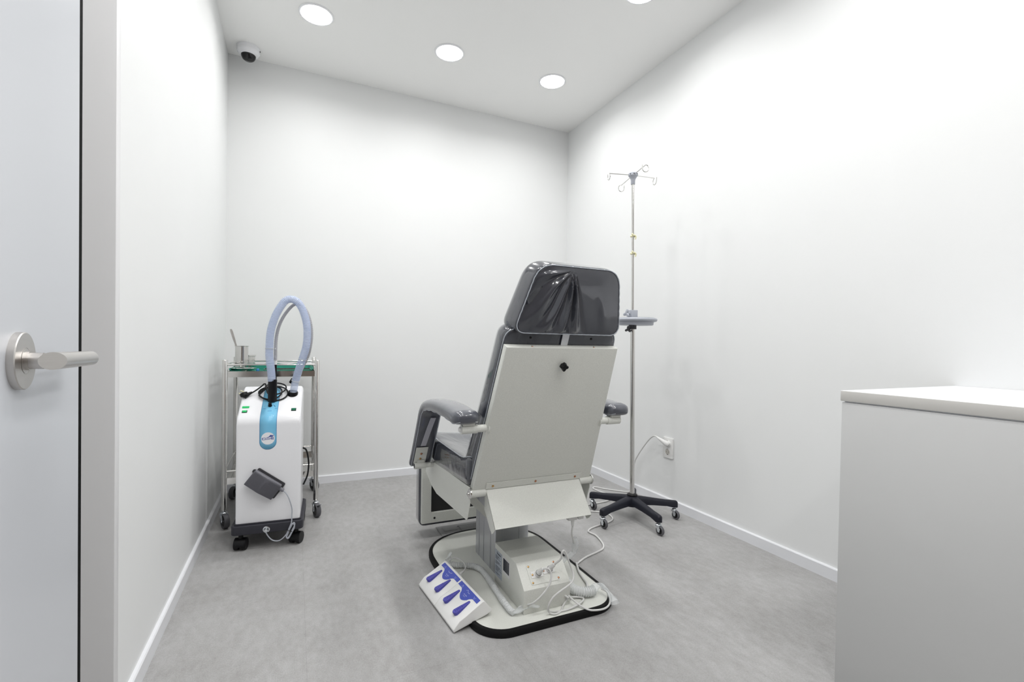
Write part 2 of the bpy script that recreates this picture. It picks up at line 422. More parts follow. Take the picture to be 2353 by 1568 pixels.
# stickers on the left side of the box
def YZbox(y0, y1, z0, z1, th, m, name, par, x=BX0):
    b = MB().box(x-th, x-.0001, y0, y1, z0, z1); return CH(b).build(name, m, par)
stk = YZbox(1.63, 1.697, .050, .150, .0004, 'sticker', 'rating_sticker', box_)
TM = frame((BX0-.0006-XCH, 1.663-1.75, .139), (0, -1, 0), (0, 0, 1))
text_mesh('sticker_heading', 'Domson', .011, Matrix.Translation((0, -.002, 0)) @ TM, 'print', stk, bold=.0002)
b = MB(); z = .132
rows = [.62, .75, .45, .85, .35, 0, .7, .9, .5, .3, 0, .8, .95, .6, 1, .4, .55, 0, .7, .45]
for k, wd in enumerate(rows):
    z -= .0037
    y = 1.692
    end = 1.692-.058*wd
    while y > end+.002:
        l = random.uniform(.003, .008); b.box(BX0-.0006, BX0-.0003, max(y-l, end), y, z, z+.0017); y -= l+.0012
CH(b).build('sticker_text', 'print', stk)
bc = YZbox(1.558, 1.624, .088, .150, .0004, 'stickerw', 'barcode_sticker', box_)
bc.data.transform(Matrix.Identity(4))
b = MB(); y = 1.618
while y > 1.566:
    l = random.choice((.0008, .0014, .0022)); b.box(BX0-.0007, BX0-.0003, y-l, y, .099, .145); y -= l+random.choice((.0007, .0011))
CH(b).build('barcode', 'print', bc)

# --- backrest shell
y0b, z0b, y1b, z1b = 1.561, .432, 1.358, .938
Lb = math.hypot(y1b-y0b, z1b-z0b); UB = V(0, (y1b-y0b)/Lb, (z1b-z0b)/Lb); NB = V(0, -UB.z, UB.y)   # NB points to the camera side
def BK(b, extra=None): # local x = x-XCH, y = along back, z = outwards
    b.bm.transform(Matrix.Translation((-XCH, -1.75, 0)) @ frame((XCH, y0b, z0b), (1, 0, 0), UB, NB)); return b
hw0, hw1 = .243, .212
b = MB()
f0 = [(-hw0, 0), (hw0, 0), (hw1, Lb), (-hw1, Lb)]; g = .0022
f1 = [(-hw0-g, -.002), (hw0+g, -.002), (hw1+g*.9, Lb+.002), (-hw1-g*.9, Lb+.002)]
b.rings([[(x, y, -.026) for x, y in f1], [(x, y, -.003) for x, y in f1], [(x, y, 0) for x, y in f0]], smooth=False)
shell = BK(b).bevel(.0012, 2, 12).build('back_shell', 'cream', ch)
for u, v in ((-.120, Lb-.001), (.117, Lb-.001)):
    BK(MB().lathe([(.0045, -.004), (.0045, .001), (.003, .0025), (.001, .0025)], 14, Matrix.Translation((u, v, -.006)))).build('screw', 'copper', shell)
# knob
kb = MB(); rr = []
for z, s in ((.004, .55), (.010, .62), (.012, .95), (.022, 1), (.026, .8), (.0265, .3)):
    rr.append([((.0125+.0032*math.cos(4*a))*s*math.cos(a), (.0125+.0032*math.cos(4*a))*s*math.sin(a), z) for a in [2*math.pi*j/48 for j in range(48)]])
kb.rings(rr); kb.cyl((0, 0, 0), (0, 0, .006), .005)
kb.bm.transform(Matrix.Translation((0, Lb-.060, 0))); BK(kb).build('adjustment_knob', 'black', ch)
# --- padding helper: superellipse cushion with piping
def cushion(outline, zs, name, m, fn=None, xf=None, parent=None, pipe=True, piper=.0035, sub=0, sharp=80):
    """outline: list of (x,y) ccw; zs: list of (inset, z). Builds rings of inset outline, top and bottom closed by fans."""
    n = len(outline); cx = sum(p[0] for p in outline)/n; cy = sum(p[1] for p in outline)/n
    ext = max(math.hypot(p[0]-cx, p[1]-cy) for p in outline)
    def ring(s, z):
        return [(cx+(p[0]-cx)*(1-s), cy+(p[1]-cy)*(1-s), z) for p in outline]
    rr = [ring(i, z) for i, z in zs]
    b = MB()
    if fn: rr = [[fn(*p) for p in r] for r in rr]
    b.rings(rr, cap=True)
    b.bm.transform(xf)
    o = b.build(name, m, parent, sub=sub, sharp=sharp)
    return o, rr
def round_poly(pts, r, n=6):
    out = []; N = len(pts)
    for i in range(N):
        p = Vector(pts[i]).to_2d(); a = Vector(pts[i-1]).to_2d(); c = Vector(pts[(i+1) % N]).to_2d()
        ri = r[i] if isinstance(r, (list, tuple)) else r
        da = (a-p).normalized(); dc = (c-p).normalized()
        for k in range(n+1):
            t = k/n; q = (p+da*ri)*(1-t)**2+p*2*t*(1-t)+(p+dc*ri)*t*t
            out.append((q.x, q.y))
    # resample long edges
    res = []
    for i in range(len(out)):
        a = Vector(out[i]); c = Vector(out[(i+1) % len(out)]); L = (c-a).length; k = max(1, int(L/.018))
        for j in range(k): res.append(tuple(a.lerp(c, j/k)))
    return res
FB = Matrix.Translation((-XCH, -1.75, 0)) @ frame((XCH, y0b, z0b), (1, 0, 0), UB, NB)
# backrest pad: local y from -.0 to Lb+.055, z from -.034 down to -.115
ol = round_poly([(-.247, -.012), (.247, -.012), (.212, Lb+.052), (-.212, Lb+.052)], [.02, .02, .04, .04])
def bf(x, y, z):
    t = max(0, min(1, y/Lb))
    if z < -.05: z -= .03*(1-t)**1.5
    return (x, y, z)
inner = [(.985, -.0275), (.6, -.0275), (.3, -.0275), (.03, -.0275), (.0, -.0315), (-.002, -.055), (0, -.085), (.02, -.104), (.07, -.112), (.2, -.117), (.45, -.119), (.7, -.12), (.985, -.12)]
bp, rr = cushion(ol, inner, 'back_cushion', 'vinyl', bf, FB, ch)
b = MB().tube([FB @ Vector(p) for p in (rr[4]+rr[4][:1])], .0018, 8, cap=False); b.build('cushion_piping', 'piping', bp)
for u in (-.122, .112):
    b = MB().lathe([(.004, 0), (.004, .0015), (.001, .002)], 12, Matrix.Translation((u, Lb+.025, -.0275))); BK(b).build('button', 'black', bp)
# headrest bar
b = MB().box(-.0075, .0185, Lb+.000, Lb+.055, -.024, -.020).bevel(.001, 1)
BK(b).build('headrest_bar', 'bar', ch)
# --- headrest: rear face corners through z=.99 (y 1.345) and z=1.19 (y 1.295)
HU = V(0, -.05, .2).normalized(); HN = V(0, -HU.z, HU.y)
HM = Matrix.Translation((-XCH, -1.75, 0)) @ frame((XCH, 1.349, .982), (1, 0, 0), HU, HN)
ol = round_poly([(-.198, 0), (.210, 0), (.168, .225), (-.136, .225)], [.045, .045, .055, .055], 8)
def crease(x, y):
    """film folds gathered at the top middle of the rear face and spreading downwards"""
    px, py = -.012, .215
    dx, dy = x-px, py-y
    r = math.hypot(dx, dy); a = math.atan2(dx, max(dy, 1e-4))
    f = 0
    for a0, wdt, amp in ((-1.25, .09, .005), (-1.0, .10, -.005), (-.78, .09, .007), (-.55, .07, -.006), (-.36, .07, .006), (-.2, .05, -.005), (-.05, .045, .009), (.09, .05, -.006), (.2, .06, .008), (.33, .05, -.004)):
        aa = a0+.25*math.sin(r*22+a0*3)*(.35 if a0 < -.4 else .12)
        f += amp*math.exp(-((a-aa)/wdt)**2)*min(1, r/.05)*(1 if a0 > -.4 else .85)
    f *= math.exp(-max(0, r-.16)/.12)
    f += .0035*math.exp(-((x-.12-(.1-y)*.25)/.02)**2)*math.exp(-((y-.07)/.06)**2)
    return f
def hf(x, y, z):
    t = y/.225
    if z < -.05:                                  # front side: thinner to the top, bulging
        z = -.05+(z+.05)*(1.0-.25*t)
    return (x, y, z)
hz = [(.03, 0), (.0, -.004), (-.014, -.018), (-.036, -.045), (-.042, -.075), (-.022, -.100), (.06, -.111), (.2, -.117), (.45, -.12), (.7, -.121), (.985, -.121)]
hp, rr = cushion(ol, hz, 'headrest', 'vinylsm', hf, HM, ch, sub=1)
hp.data.set_sharp_from_angle(angle=D2R(89)) if False else None
# rear film face as a fine grid with folds, kept inside the outline
import itertools
def inside(x, y):
    c = False; n = len(ol)
    for i in range(n):
        x1, y1 = ol[i]; x2, y2 = ol[(i+1) % n]
        if (y1 > y) != (y2 > y) and x < (x2-x1)*(y-y1)/(y2-y1)+x1: c = not c
    return c
cxh = 0.0; cyh = sum(p[1] for p in ol)/len(ol)
NR = 46; rr2 = []
for k in range(NR+1):
    s = k/NR
    ring = []
    for (ox, oy) in round_poly([(-.194, .004), (.206, .004), (.165, .221), (-.133, .221)], [.043, .043, .053, .053], 14):
        x = ox*(s) + 0*(1-s); y = cyh+(oy-cyh)*s
        ring.append((x, y))
    rr2.append(ring)
# densify each ring
def densify(ring, n=220):
    P = [Vector((*p, 0)) for p in ring]; L = [0]
    for i in range(len(P)): L.append(L[-1]+(P[(i+1) % len(P)]-P[i]).length)
    out = []; tot = L[-1]; j = 0
    for k in range(n):
        d = tot*k/n
        while L[j+1] < d: j += 1
        tt = (d-L[j])/max(1e-9, L[j+1]-L[j]); out.append(P[j].lerp(P[(j+1) % len(P)], tt))
    return out
b = MB(); rings_ = []
outer = densify(rr2[-1])
for k in range(NR+1):
    s = max(k/NR, .004); r = []
    for p in outer:
        x = p.x*s; y = cyh+(p.y-cyh)*s
        e = min(1, (1-s)/.12)
        r.append((x, y, .0005+.009*(1-s**4)+crease(x, y)*e*1.35))
    rings_.append(r)
b.rings(rings_, cap=True); b.bm.transform(HM)
fl = b.build('film_cover', 'vinylsm', hp, sharp=180); fl['label'] = 'gathered plastic film over the rear of the headrest'
b = MB().tube([HM @ (Vector((p.x*1.01, cyh+(p.y-cyh)*1.012, .0005+.0008*math.sin(i*1.3)))) for i, p in enumerate(outer+outer[:1])], .0018, 8, cap=False); b.build('headrest_piping', 'piping', hp)
# --- seat
def seat_top(x, y):
    u = (x-XCH)/.255; v = (y-1.58)/.54
    return .512+.018*u*u*(1)+.016*max(0, v-.75)/.25-.012*math.exp(-((v-.4)/.3)**2)*(1-u*u)+.02*math.exp(-((v)/.1)**2)
b = MB(); ol = round_poly([(.562, 1.575), (1.072, 1.575), (1.072, 2.12), (.562, 2.12)], [.03, .03, .05, .05])
cx_, cy_ = XCH, 1.85
prs = [(.98, None, 0), (.5, None, 0), (.01, None, .0), (-.004, None, .02), (-.006, None, .05), (-.004, 1, -.02), (.02, 1, -.004), (.07, 1, .002), (.16, 1, .002), (.3, 1, 0), (.5, 1, 0), (.75, 1, 0), (.98, 1, 0)]
rr = []
for s, top, dz in prs:
    ring = []
    for x, y in ol:
        X = cx_+(x-cx_)*(1-s); Y = cy_+(y-cy_)*(1-s)
        zb = .445-.03*(Y-1.58)/.54
        ring.append((X, Y, (seat_top(X, Y)+dz) if top else zb+dz))
    rr.append(ring)
b.rings(rr); CH(b)
st = b.build('seat_cushion', 'vinyl', ch, sharp=80)
b = MB().tube([Vector(p)+V(-XCH, -1.75, .001) for p in (rr[6]+rr[6][:1])], .0018, 8, cap=False); b.build('seat_piping', 'piping', st)
# --- seat frame side plates
pl = [(2.187, .345), (2.135, .420), (1.573, .440), (1.5685, .388), (1.592, .325), (1.602, .3145), (1.616, .314), (1.995, .2935), (2.085, .308)]
for x in (.565, 1.0685-.003):
    CH(MB().prism(pl, 'x', x, x+.003)).bevel(.0006, 1).build('seat_side_plate', 'cream', ch)
CH(MB().box(.570, 1.063, 1.62, 2.14, .405, .44)).build('seat_pan', 'cream', ch)
# hinge tube along the rear of the seat
for xa_, xb_ in ((.566, .6215), (1.0125, 1.068)):
    CH(MB().cyl((xa_, 1.568, .419), (xb_, 1.568, .419), .0145, 28)).build('hinge_tube', 'cream', ch)
for x, s in ((.562, -1), (1.072, 1)):
    b = MB().lathe([(.019, -.004), (.019, .0), (.012, .002), (.0085, .003), (.0085, .006), (.003, .008)], 24, axis_m((x, 1.568, .419), (s, 0, 0))); CH(b).build('hinge_cap', 'steel', ch)
# link bars under the seat
for sg in (-1, 1):
    q = [(.580, .398), (.606, .398), (.7415, .245), (.7415, .214), (.580, .372)]
    q = q if sg < 0 else [(2*XCH-u, v) for u, v in q]
    CH(MB().prism(q, 'y', 1.756, 1.762)).build('link_bar', 'cream', ch)
CH(MB().box(.68, .95, 1.70, 2.02, .375, .404)).build('column_head', 'cream', ch)
b = MB().cyl((1.083, 1.62, .40), (1.083, 1.80, .20), .012, 20).cyl((1.083, 1.63, .385), (1.083, 1.73, .278), .017, 20)
CH(b).build('actuator', 'plastic', ch)
# rear flap
b = MB(); T = .0015
FA, FBp = (1.5655, .4345), (1.4705, .3185)
q = [(.622, *FA), (1.012, *FA), (1.012, *FBp), (.622, *FBp)]
ny = V(0, FA[1]-FBp[1], -(FA[0]-FBp[0])).normalized()   # forward/down normal
v = [Vector(p) for p in q]+[Vector(p)+ny*.0015 for p in q]
b.add(v, [(0, 1, 2, 3), (7, 6, 5, 4), (0, 4, 5, 1), (1, 5, 6, 2), (2, 6, 7, 3), (3, 7, 4, 0)])
for x, s in ((.622, 1), (1.0105, 1)):
    b.prism([(1.5655, .4345), (1.4705, .3185), (1.488, .300), (1.502, .2925), (1.572, .355), (1.574, .43)], 'x', x, x+.0015)
flap = CH(b).build('rear_flap', 'cream', ch)
b = MB(); t0, t1 = .001, .0028
b.add([(-.197, .0, t0), (.197, 0, t0), (.197, .026, t0), (-.197, .026, t0), (-.197, .0, t1), (.197, 0, t1), (.197, .026, t1), (-.197, .026, t1)], [(0, 3, 2, 1), (4, 5, 6, 7), (0, 1, 5, 4), (1, 2, 6, 5), (2, 3, 7, 6), (3, 0, 4, 7)])
BK(b).build('flap_mount', 'cream', flap)
for i, u in enumerate((-.171, 0, .171)):
    BK(MB().lathe([(.0045, t1), (.0045, .0042), (.003, .0055), (.0015, .0055), (.001, .0045)], 16, Matrix.Translation((u, .012, 0)))).build('screw', 'brass' if i == 0 else 'copper', flap)
for x0, x1 in ((.925, .962), (.968, .99)):
    CH(MB().box(x0, x1, 1.49, 1.51, .2985, .330)).bevel(.002, 2).build('under_connector', 'plastic', ch)
b = MB().tube([(.948, 1.5, .300), (.948, 1.5, .276)], .0075, 16, r1=.005); CH(b).build('cable_boot', 'plastic', ch)
# --- legrest
lx0, lx1 = .560, 1.074
def fr(x0, x1, z0, z1, ya=2.235, yb=2.262): return MB().box(x0, x1, ya, yb, z0, z1)
b = MB()
for a in ((lx0+.003, lx0+.048, .074, .42), (lx1-.048, lx1-.003, .074, .42), (lx0+.048, lx1-.048, .074, .122), (lx0+.048, lx1-.048, .38, .42)):
    b.box(a[0], a[1], 2.237, 2.262, a[2], a[3])
lg = CH(b).build('legrest_frame', 'cream', ch)
CH(MB().box(lx0+.048, lx1-.048, 2.254, 2.2615, .122, .38)).build('legrest_lining', 'under', lg)
for x in (.625, 1.01):
    CH(MB().lathe([(.005, 0), (.005, .002), (.002, .003)], 12, axis_m((x, 2.237, .097), (0, -1, 0)))).build('screw', 'black', lg)
ol = round_poly([(lx0-.003, .055), (lx1+.003, .055), (lx1+.003, .445), (lx0-.003, .445)], [.03]*4)
LM = Matrix.Translation((-XCH, -1.75, 0)) @ Matrix(((1, 0, 0, 0), (0, 0, 1, 0), (0, 1, 0, 0), (0, 0, 0, 1)))
cushion(ol, [(.985, 2.262), (.5, 2.262), (.03, 2.262), (0, 2.264), (-.004, 2.28), (-.002, 2.33), (.02, 2.35), (.07, 2.36), (.3, 2.365), (.985, 2.366)], 'legrest_cushion', 'vinylsm', None, LM, ch)
# --- armrests (left built, right mirrored)
def arm(s):
    X = lambda x: x*s   # local x relative to chair centre, given for the left arm as negative
    name = 'armrest'
    path = [(1.450, .701), (1.50, .703), (1.58, .708), (1.68, .709), (1.76, .706), (1.83, .699), (1.885, .686), (1.922, .660), (1.945, .625), (1.975, .578), (2.013, .520), (2.053, .462), (2.083, .420), (2.090, .409)]
    P = spline([V(0, y, z) for y, z in path], 4); n = len(P); rr = []
    for i, p in enumerate(P):
        t = (P[min(i+1, n-1)]-P[max(i-1, 0)]).normalized(); nn = V(0, -t.z, t.y)
        if nn.z < 0 and i < 5: nn = -nn
        u = i/(n-1)
        wd = .047; th = .023
        e = min(1, u/.06); e2 = min(1, (1-u)/.03)
        k = math.sqrt(max(.0, 1-(1-e)**2)); k2 = math.sqrt(max(0, 1-(1-e2)**2))
        wd *= .62+.38*k; th *= (.45+.55*k)*(.55+.45*k2); wd *= .9+.1*k2
        ring = []
        for j in range(28):
            a = 2*math.pi*j/28; ca, sa = math.cos(a), math.sin(a)
            ex = .55 if sa < 0 else .8
            xx = wd*math.copysign(abs(ca)**.6, ca); hh = th*math.copysign(abs(sa)**ex, sa)
            hh *= 1.25 if sa > 0 else .85
            ring.append((-.305*s+xx, p.y+nn.y*hh-1.75, p.z+nn.z*hh))
        rr.append(ring)
    b = MB().rings(rr); b.build(name, 'vinylarm', ch, sharp=180)
    a0 = bpy.data.objects[-1] if False else ch.children[-1]
    # film seam around the underside edge
    for jj in (17, 25):
        b = MB().tube([Vector(r[jj])+V(0, 0, .0015*math.sin(i*1.7)) for i, r in enumerate(rr)], .0018, 6, cap=False); b.build('film_seam', 'piping', a0)
    # webbing on the rear of the upright
    seg = [i for i, p in enumerate(P) if p.z < .66 and p.z > .515]
    b = MB(); q = []
    for i in seg:
        p = P[i]; t = (P[i+1]-P[i-1]).normalized(); nn = V(0, -t.z, t.y)
        if nn.y > 0: nn = -nn
        q.append((p+nn*.0215, nn))
    vs = []; fs = []
    for i, (p, nn) in enumerate(q):
        off = .016-.022*(1-i/len(q))
        for dx, dz in ((-.011, 0), (.011, 0), (.011, .003), (-.011, .003)):
            pp = p+nn*dz; vs.append((-.305*s+s*(-off+.006)+dx, pp.y-1.75, pp.z))
    for i in range(len(q)-1):
        for k in range(4): fs.append((i*4+k, i*4+(k+1) % 4, (i+1)*4+(k+1) % 4, (i+1)*4+k))
    b.add(vs, fs); b.build('webbing_strap', 'strap', a0)
    # lower bracket plate and pivot
    d1 = (V(0, 2.090, .409)-V(0, 2.013, .520)).normalized(); nn = V(0, -abs(d1.z), -abs(d1.y)).normalized()
    nn = V(0, d1.z, -d1.y); nn = nn if nn.y < 0 else -nn
    Mx = frame((-.315*s, 2.046-1.75, .471), (1, 0, 0), -d1, None)
    zdir = V(Mx[0][2], Mx[1][2], Mx[2][2])
    if zdir.dot(nn) < 0: Mx = frame((-.315*s, 2.046-1.75, .471), (-1, 0, 0), -d1, None)
    b = MB().box(-.026, .026, -.046, .050, .021, .0235); b.bm.transform(Mx); br = b.bevel(.001, 1).build('arm_bracket', 'cream', a0)
    for i, v in enumerate((.012, -.018)):
        b = MB().lathe([(.0052, .0235), (.0052, .025), (.0035, .027), (.0015, .027), (.001, .0255)], 14, Matrix.Translation((0, v, 0))); b.bm.transform(Mx); b.build('screw', 'copper' if i == 0 else 'brass', br)
    py, pz_ = 2.049-1.75, .409
    b = MB().cyl((-.338*s, py, pz_), (-.290*s, py, pz_), .0140, 24).cyl((-.29*s, py, pz_), (-.250*s, py, pz_), .0112, 24)
    b.prism([(py-.004, pz_+.012), (py+.010, pz_+.012), (py+.004, pz_+.026), (py-.010, pz_+.026)], 'x', min(-.328*s, -.296*s), max(-.328*s, -.296*s))
    b.build('arm_pivot', 'cream', ch)
    MB().lathe([(.0105, -.001), (.0105, .0005), (.006, .001)], 20, axis_m((-.338*s, py, pz_), (-s, 0, 0))).build('pivot_end', 'black', ch.children[-1])
    b = MB().cyl((-.318*s, 1.482-1.75, .665), (-.262*s, 1.482-1.75, .665), .0155, 24).cyl((-.262*s, 1.482-1.75, .665), (-.222*s, 1.482-1.75, .665), .0125, 24)
    b.lathe([(.0195, 0), (.0195, .004), (.012, .006)], 24, axis_m((-.222*s, 1.482-1.75, .665), (-s, 0, 0)))
    b.box(min(-.315*s, -.275*s), max(-.315*s, -.275*s), 1.466-1.75, 1.50-1.75, .678, .697)
    pv = b.build('arm_pivot', 'cream', ch)
    MB().lathe([(.0115, 0), (.0115, .001), (.008, .0012), (.008, .006), (.006, .008)], 20, axis_m((-.318*s, 1.482-1.75, .665), (-s, 0, 0))).build('pivot_end', 'plastic', pv)
arm(1); arm(-1)

# --- control cords of the chair
def wcord(name, pts, r, m, parent, n=10, k=8, rf=None):
    b = MB().tube(spline(pts, k), r, n, rf=rf)
    if parent is ch: CH(b)
    return b.build(name, m, parent)
def boot(p0, p1, r0, r1, parent):
    p0, p1 = V(*p0), V(*p1); b = MB()
    pts = [p0.lerp(p1, i/12) for i in range(13)]
    b.tube(pts, r0, 18, rf=lambda t, i: (r0+(r1-r0)*t)*(1.0 if i % 2 else .93)); CH(b); return b.build('cable_plug', 'plastic', parent)
def SLP(u, v, w): q = SM @ V(u, v, w); return (q.x, q.y, q.z)
pA0, pA1 = SLP(-.024, -.002, .016), SLP(-.018, -.001, .044)
pB0, pB1 = SLP(.024, .004, .016), SLP(.031, .006, .044)
boot(pA0, pA1, .0092, .0052, ch); boot(pB0, pB1, .0092, .0052, ch)
wcord('control_cord', [pA1, (.808, 1.43, .170), (.816, 1.424, .155), (.812, 1.418, .135), (.800, 1.415, .115), (.772, 1.415, .088), (.745, 1.425, .065), (.728, 1.455, .046), (.712, 1.462, .040)], .0031, 'cord', ch)
wcord('control_cord', [pB1, (.858, 1.430, .196), (.858, 1.425, .218), (.866, 1.425, .226), (.880, 1.428, .207), (.893, 1.43, .176), (.903, 1.428, .150), (.905, 1.42, .134), (.894, 1.41, .118), (.870, 1.405, .108), (.836, 1.40, .098), (.810, 1.40, .082), (.795, 1.402, .055), (.803, 1.408, .030), (.821, 1.399, .0245), (.849, 1.408, .0245), (.875, 1.436, .0245), (.893, 1.440, .040), (.898, 1.436, .052), (.905, 1.428, .045), (.925, 1.40, .030), (.945, 1.374, .0245), (.981, 1.361, .0245), (1.014, 1.366, .025), (1.040, 1.386, .030), (1.055, 1.42, .040), (1.045, 1.448, .045)], .0033, 'cord', ch)
wcord('control_cord', [(.810, 1.432, .0245), (.820, 1.416, .0245), (.845, 1.408, .0245), (.875, 1.405, .026), (.910, 1.408, .030), (.942, 1.420, .031), (.960, 1.436, .030), (.958, 1.452, .028), (.930, 1.462, .030), (.905, 1.455, .033), (.892, 1.441, .038), (.886, 1.446, .047), (.885, 1.438, .055), (.892, 1.430, .050)], .0033, 'cord', ch)
tie = MB().torus((0, 0, 0), .0075, .0009, 16, 6, Matrix.Translation((.896, 1.436, .047)) @ Matrix.Rotation(1.2, 4, 'X')); CH(tie).build('cable_tie', 'film', ch)
def corr(r, pitch=2, amp=.10): return lambda t, i: r*(1+(amp if (i//pitch) % 2 else -amp))
def wrapped(name, pts, r, m, parent, k=14):
    P = spline(pts, k)
    # resample at 1.6 mm
    L = 0; out = [P[0]]
    for a, c in zip(P, P[1:]):
        d = (c-a).length; nn = max(1, int(d/.0022))
        for j in range(1, nn+1): out.append(a.lerp(c, j/nn))
    b = MB().tube(out, r, 16, rf=corr(r)); 
    if parent is ch: CH(b)
    return b.build(name, m, parent)
w2 = wrapped('cord_wrap', [(.960, 1.560, .040), (.949, 1.510, .042), (.952, 1.480, .042), (.966, 1.462, .042), (.99, 1.452, .042), (1.014, 1.452, .042)], .0165, 'wrap', ch)
w2['label'] = 'milky wrinkled film tube around the coiled cord'
def bag(name, pts, radii, parent, seed=1, m='film', flat=.5):
    rnd = random.Random(seed); P = spline(pts, 5); n = len(P); rr = []
    for i, p in enumerate(P):
        t = (P[min(i+1, n-1)]-P[max(i-1, 0)]).normalized(); u = t.cross(V(0, 0, 1)); u = u.normalized() if u.length > .1 else V(1, 0, 0); v = t.cross(u)
        f = i/(n-1)*(len(radii)-1); r = radii[int(f)]*(1-f % 1)+radii[min(int(f)+1, len(radii)-1)]*(f % 1)
        rr.append([tuple(p+u*(r*(1+rnd.uniform(-.22, .22))*math.cos(2*math.pi*j/14))+v*(r*flat*(1+rnd.uniform(-.25, .25))*math.sin(2*math.pi*j/14))) for j in range(14)])
    b = MB().rings(rr, cap=False)
    if parent is ch: CH(b)
    return b.build(name, m, parent, sub=1, weld=False)
bag('film_bag', [(1.010, 1.453, .042), (1.030, 1.462, .048), (1.050, 1.455, .052), (1.056, 1.43, .046), (1.056, 1.405, .038), (1.050, 1.37, .030)], [.017, .018, .016, .010, .006, .012, .020], ch, 3)
bag('film_bag', [(.976, 1.53, .215), (.984, 1.535, .185), (.984, 1.542, .155), (.970, 1.547, .142), (.948, 1.55, .130), (.925, 1.55, .112), (.915, 1.55, .095)], [.010, .013, .011, .014, .010, .014, .012], ch, 8, flat=.8)
wcord('control_cord', [(.948, 1.5, .274), (.950, 1.508, .250), (.958, 1.518, .228), (.970, 1.528, .207), (.978, 1.533, .188), (.980, 1.54, .17)], .0030, 'cord', ch)

# ================================================================== POWER CORD to the wall
pc = thing('power_cord', 'white power cord winding over the floor from the chair base to the wall socket', 'power cord', (1.35, 1.9, 0))
def at(b, o): bmesh.ops.translate(b.bm, verts=b.bm.verts, vec=-Vector(o.location)); return b
pp = [(.992, 1.453, .040), (1.012, 1.49, .034), (1.035, 1.528, .028), (1.047, 1.572, .0255), (1.060, 1.622, .0265), (1.078, 1.664, .029), (1.094, 1.698, .024), (1.101, 1.713, .010), (1.114, 1.724, .0048), (1.184, 1.763, .0045), (1.274, 1.793, .0045), (1.317, 1.815, .0045), (1.347, 1.865, .0045), (1.368, 1.946, .0045), (1.362, 1.985, .0045), (1.366, 2.012, .0045), (1.404, 2.038, .0045), (1.479, 2.058, .0045), (1.541, 2.074, .0045), (1.587, 2.106, .0045), (1.605, 2.171, .0045), (1.572, 2.225, .0045), (1.522, 2.262, .0045), (1.535, 2.318, .0045), (1.60, 2.345, .0045), (1.654, 2.349, .0045), (1.734, 2.36, .0045), (1.776, 2.386, .0045), (1.815, 2.45, .0045), (1.80, 2.54, .0045), (1.80, 2.605, .0045), (1.83, 2.622, .0045), (1.866, 2.567, .0045), (1.924, 2.50, .0045), (1.968, 2.455, .007), (1.988, 2.443, .03), (1.996, 2.443, .09), (1.998, 2.441, .15), (1.995, 2.43, .203), (1.99, 2.389, .262), (1.985, 2.33, .33), (1.98, 2.272, .386), (1.976, 2.234, .408), (1.974, 2.205, .408)]
at(MB().tube(spline(pp, 8), .0042, 12), pc).build('cable', 'cord', pc)
b = MB(); P0, P1, P2, P3 = V(1.974, 2.212, .409), V(1.978, 2.190, .399), V(1.990, 2.170, .386), V(2.004, 2.152, .374)
P = spline([P0, P1, P2, P3, V(2.010, 2.146, .368)], 6); b.tube(P, .006, 18, rf=lambda t, i: .0046+.0115*min(1, t*1.5)**1.3*(1 if t < .7 else math.sqrt(max(.02, 1-((t-.7)/.31)**2))))
pg = at(b, pc).build('plug', 'plastic', pc)
at(MB().lathe([(.0185, -.008), (.0192, 0), (.0185, .014), (.015, .016)], 32, axis_m((2.0245, 2.155, .373), (-1, 0, 0))), pc).build('plug_body', 'plastic', pg)
# ---- wall socket
so = thing('wall_socket', 'white double wall socket with a plug in its upper outlet', 'wall socket', (XR, 2.162, .348))
OM = frame((XR, 2.162, .348), (0, -1, 0), (0, 0, 1))     # x towards the camera side, y up, z = into room (-x)
def OS(b): b.bm.transform(Matrix.Translation(-Vector(so.location)) @ OM); return b
fp_ = OS(MB().prism(rrect(.080, .120, .003, 3), 'z', 0, .009)).bevel(.002, 2).build('face_plate', 'plastic', so)
for v in (.026, -.024):
    r = OS(MB().lathe([(.0205, .0091), (.0205, .0101), (.0185, .0101), (.0180, .0093), (.001, .0093)], 32, Matrix.Translation((0, v, 0)), cap=False)).build('outlet', 'plastic', so)
    OS(MB().lathe([(.0175, .0094), (.001, .0095)], 32, Matrix.Translation((0, v, 0)), cap=False)).build('outlet_recess', 'socket', r)
    for du, dv in ((-.008, 0), (.008, 0)):
        OS(MB().lathe([(.0022, .0096), (.001, .0097)], 10, Matrix.Translation((du, v+dv, 0)))).build('pin_hole', 'black', r)
    OS(MB().box(-.004, .004, v-.0165, v-.0135, .0095, .0101)).build('earth_clip', 'black', r)

# ================================================================== FOOT PEDAL
F0 = V(.4445, 1.803, 0); FU = V(.478-.4445, 1.4645-1.803, 0).normalized(); FV = V(-FU.y, FU.x, 0); LP = .340
if FV.x < 0: FV = -FV
fpd = thing('foot_pedal', 'white foot switch with four blue pedals propped on the chair base', 'foot pedal', (F0.x, F0.y, 0))
PM = Matrix.Identity(4)
for i in range(3): PM[i][0] = FU[i]; PM[i][1] = FV[i]; PM[i][2] = (0, 0, 1)[i]
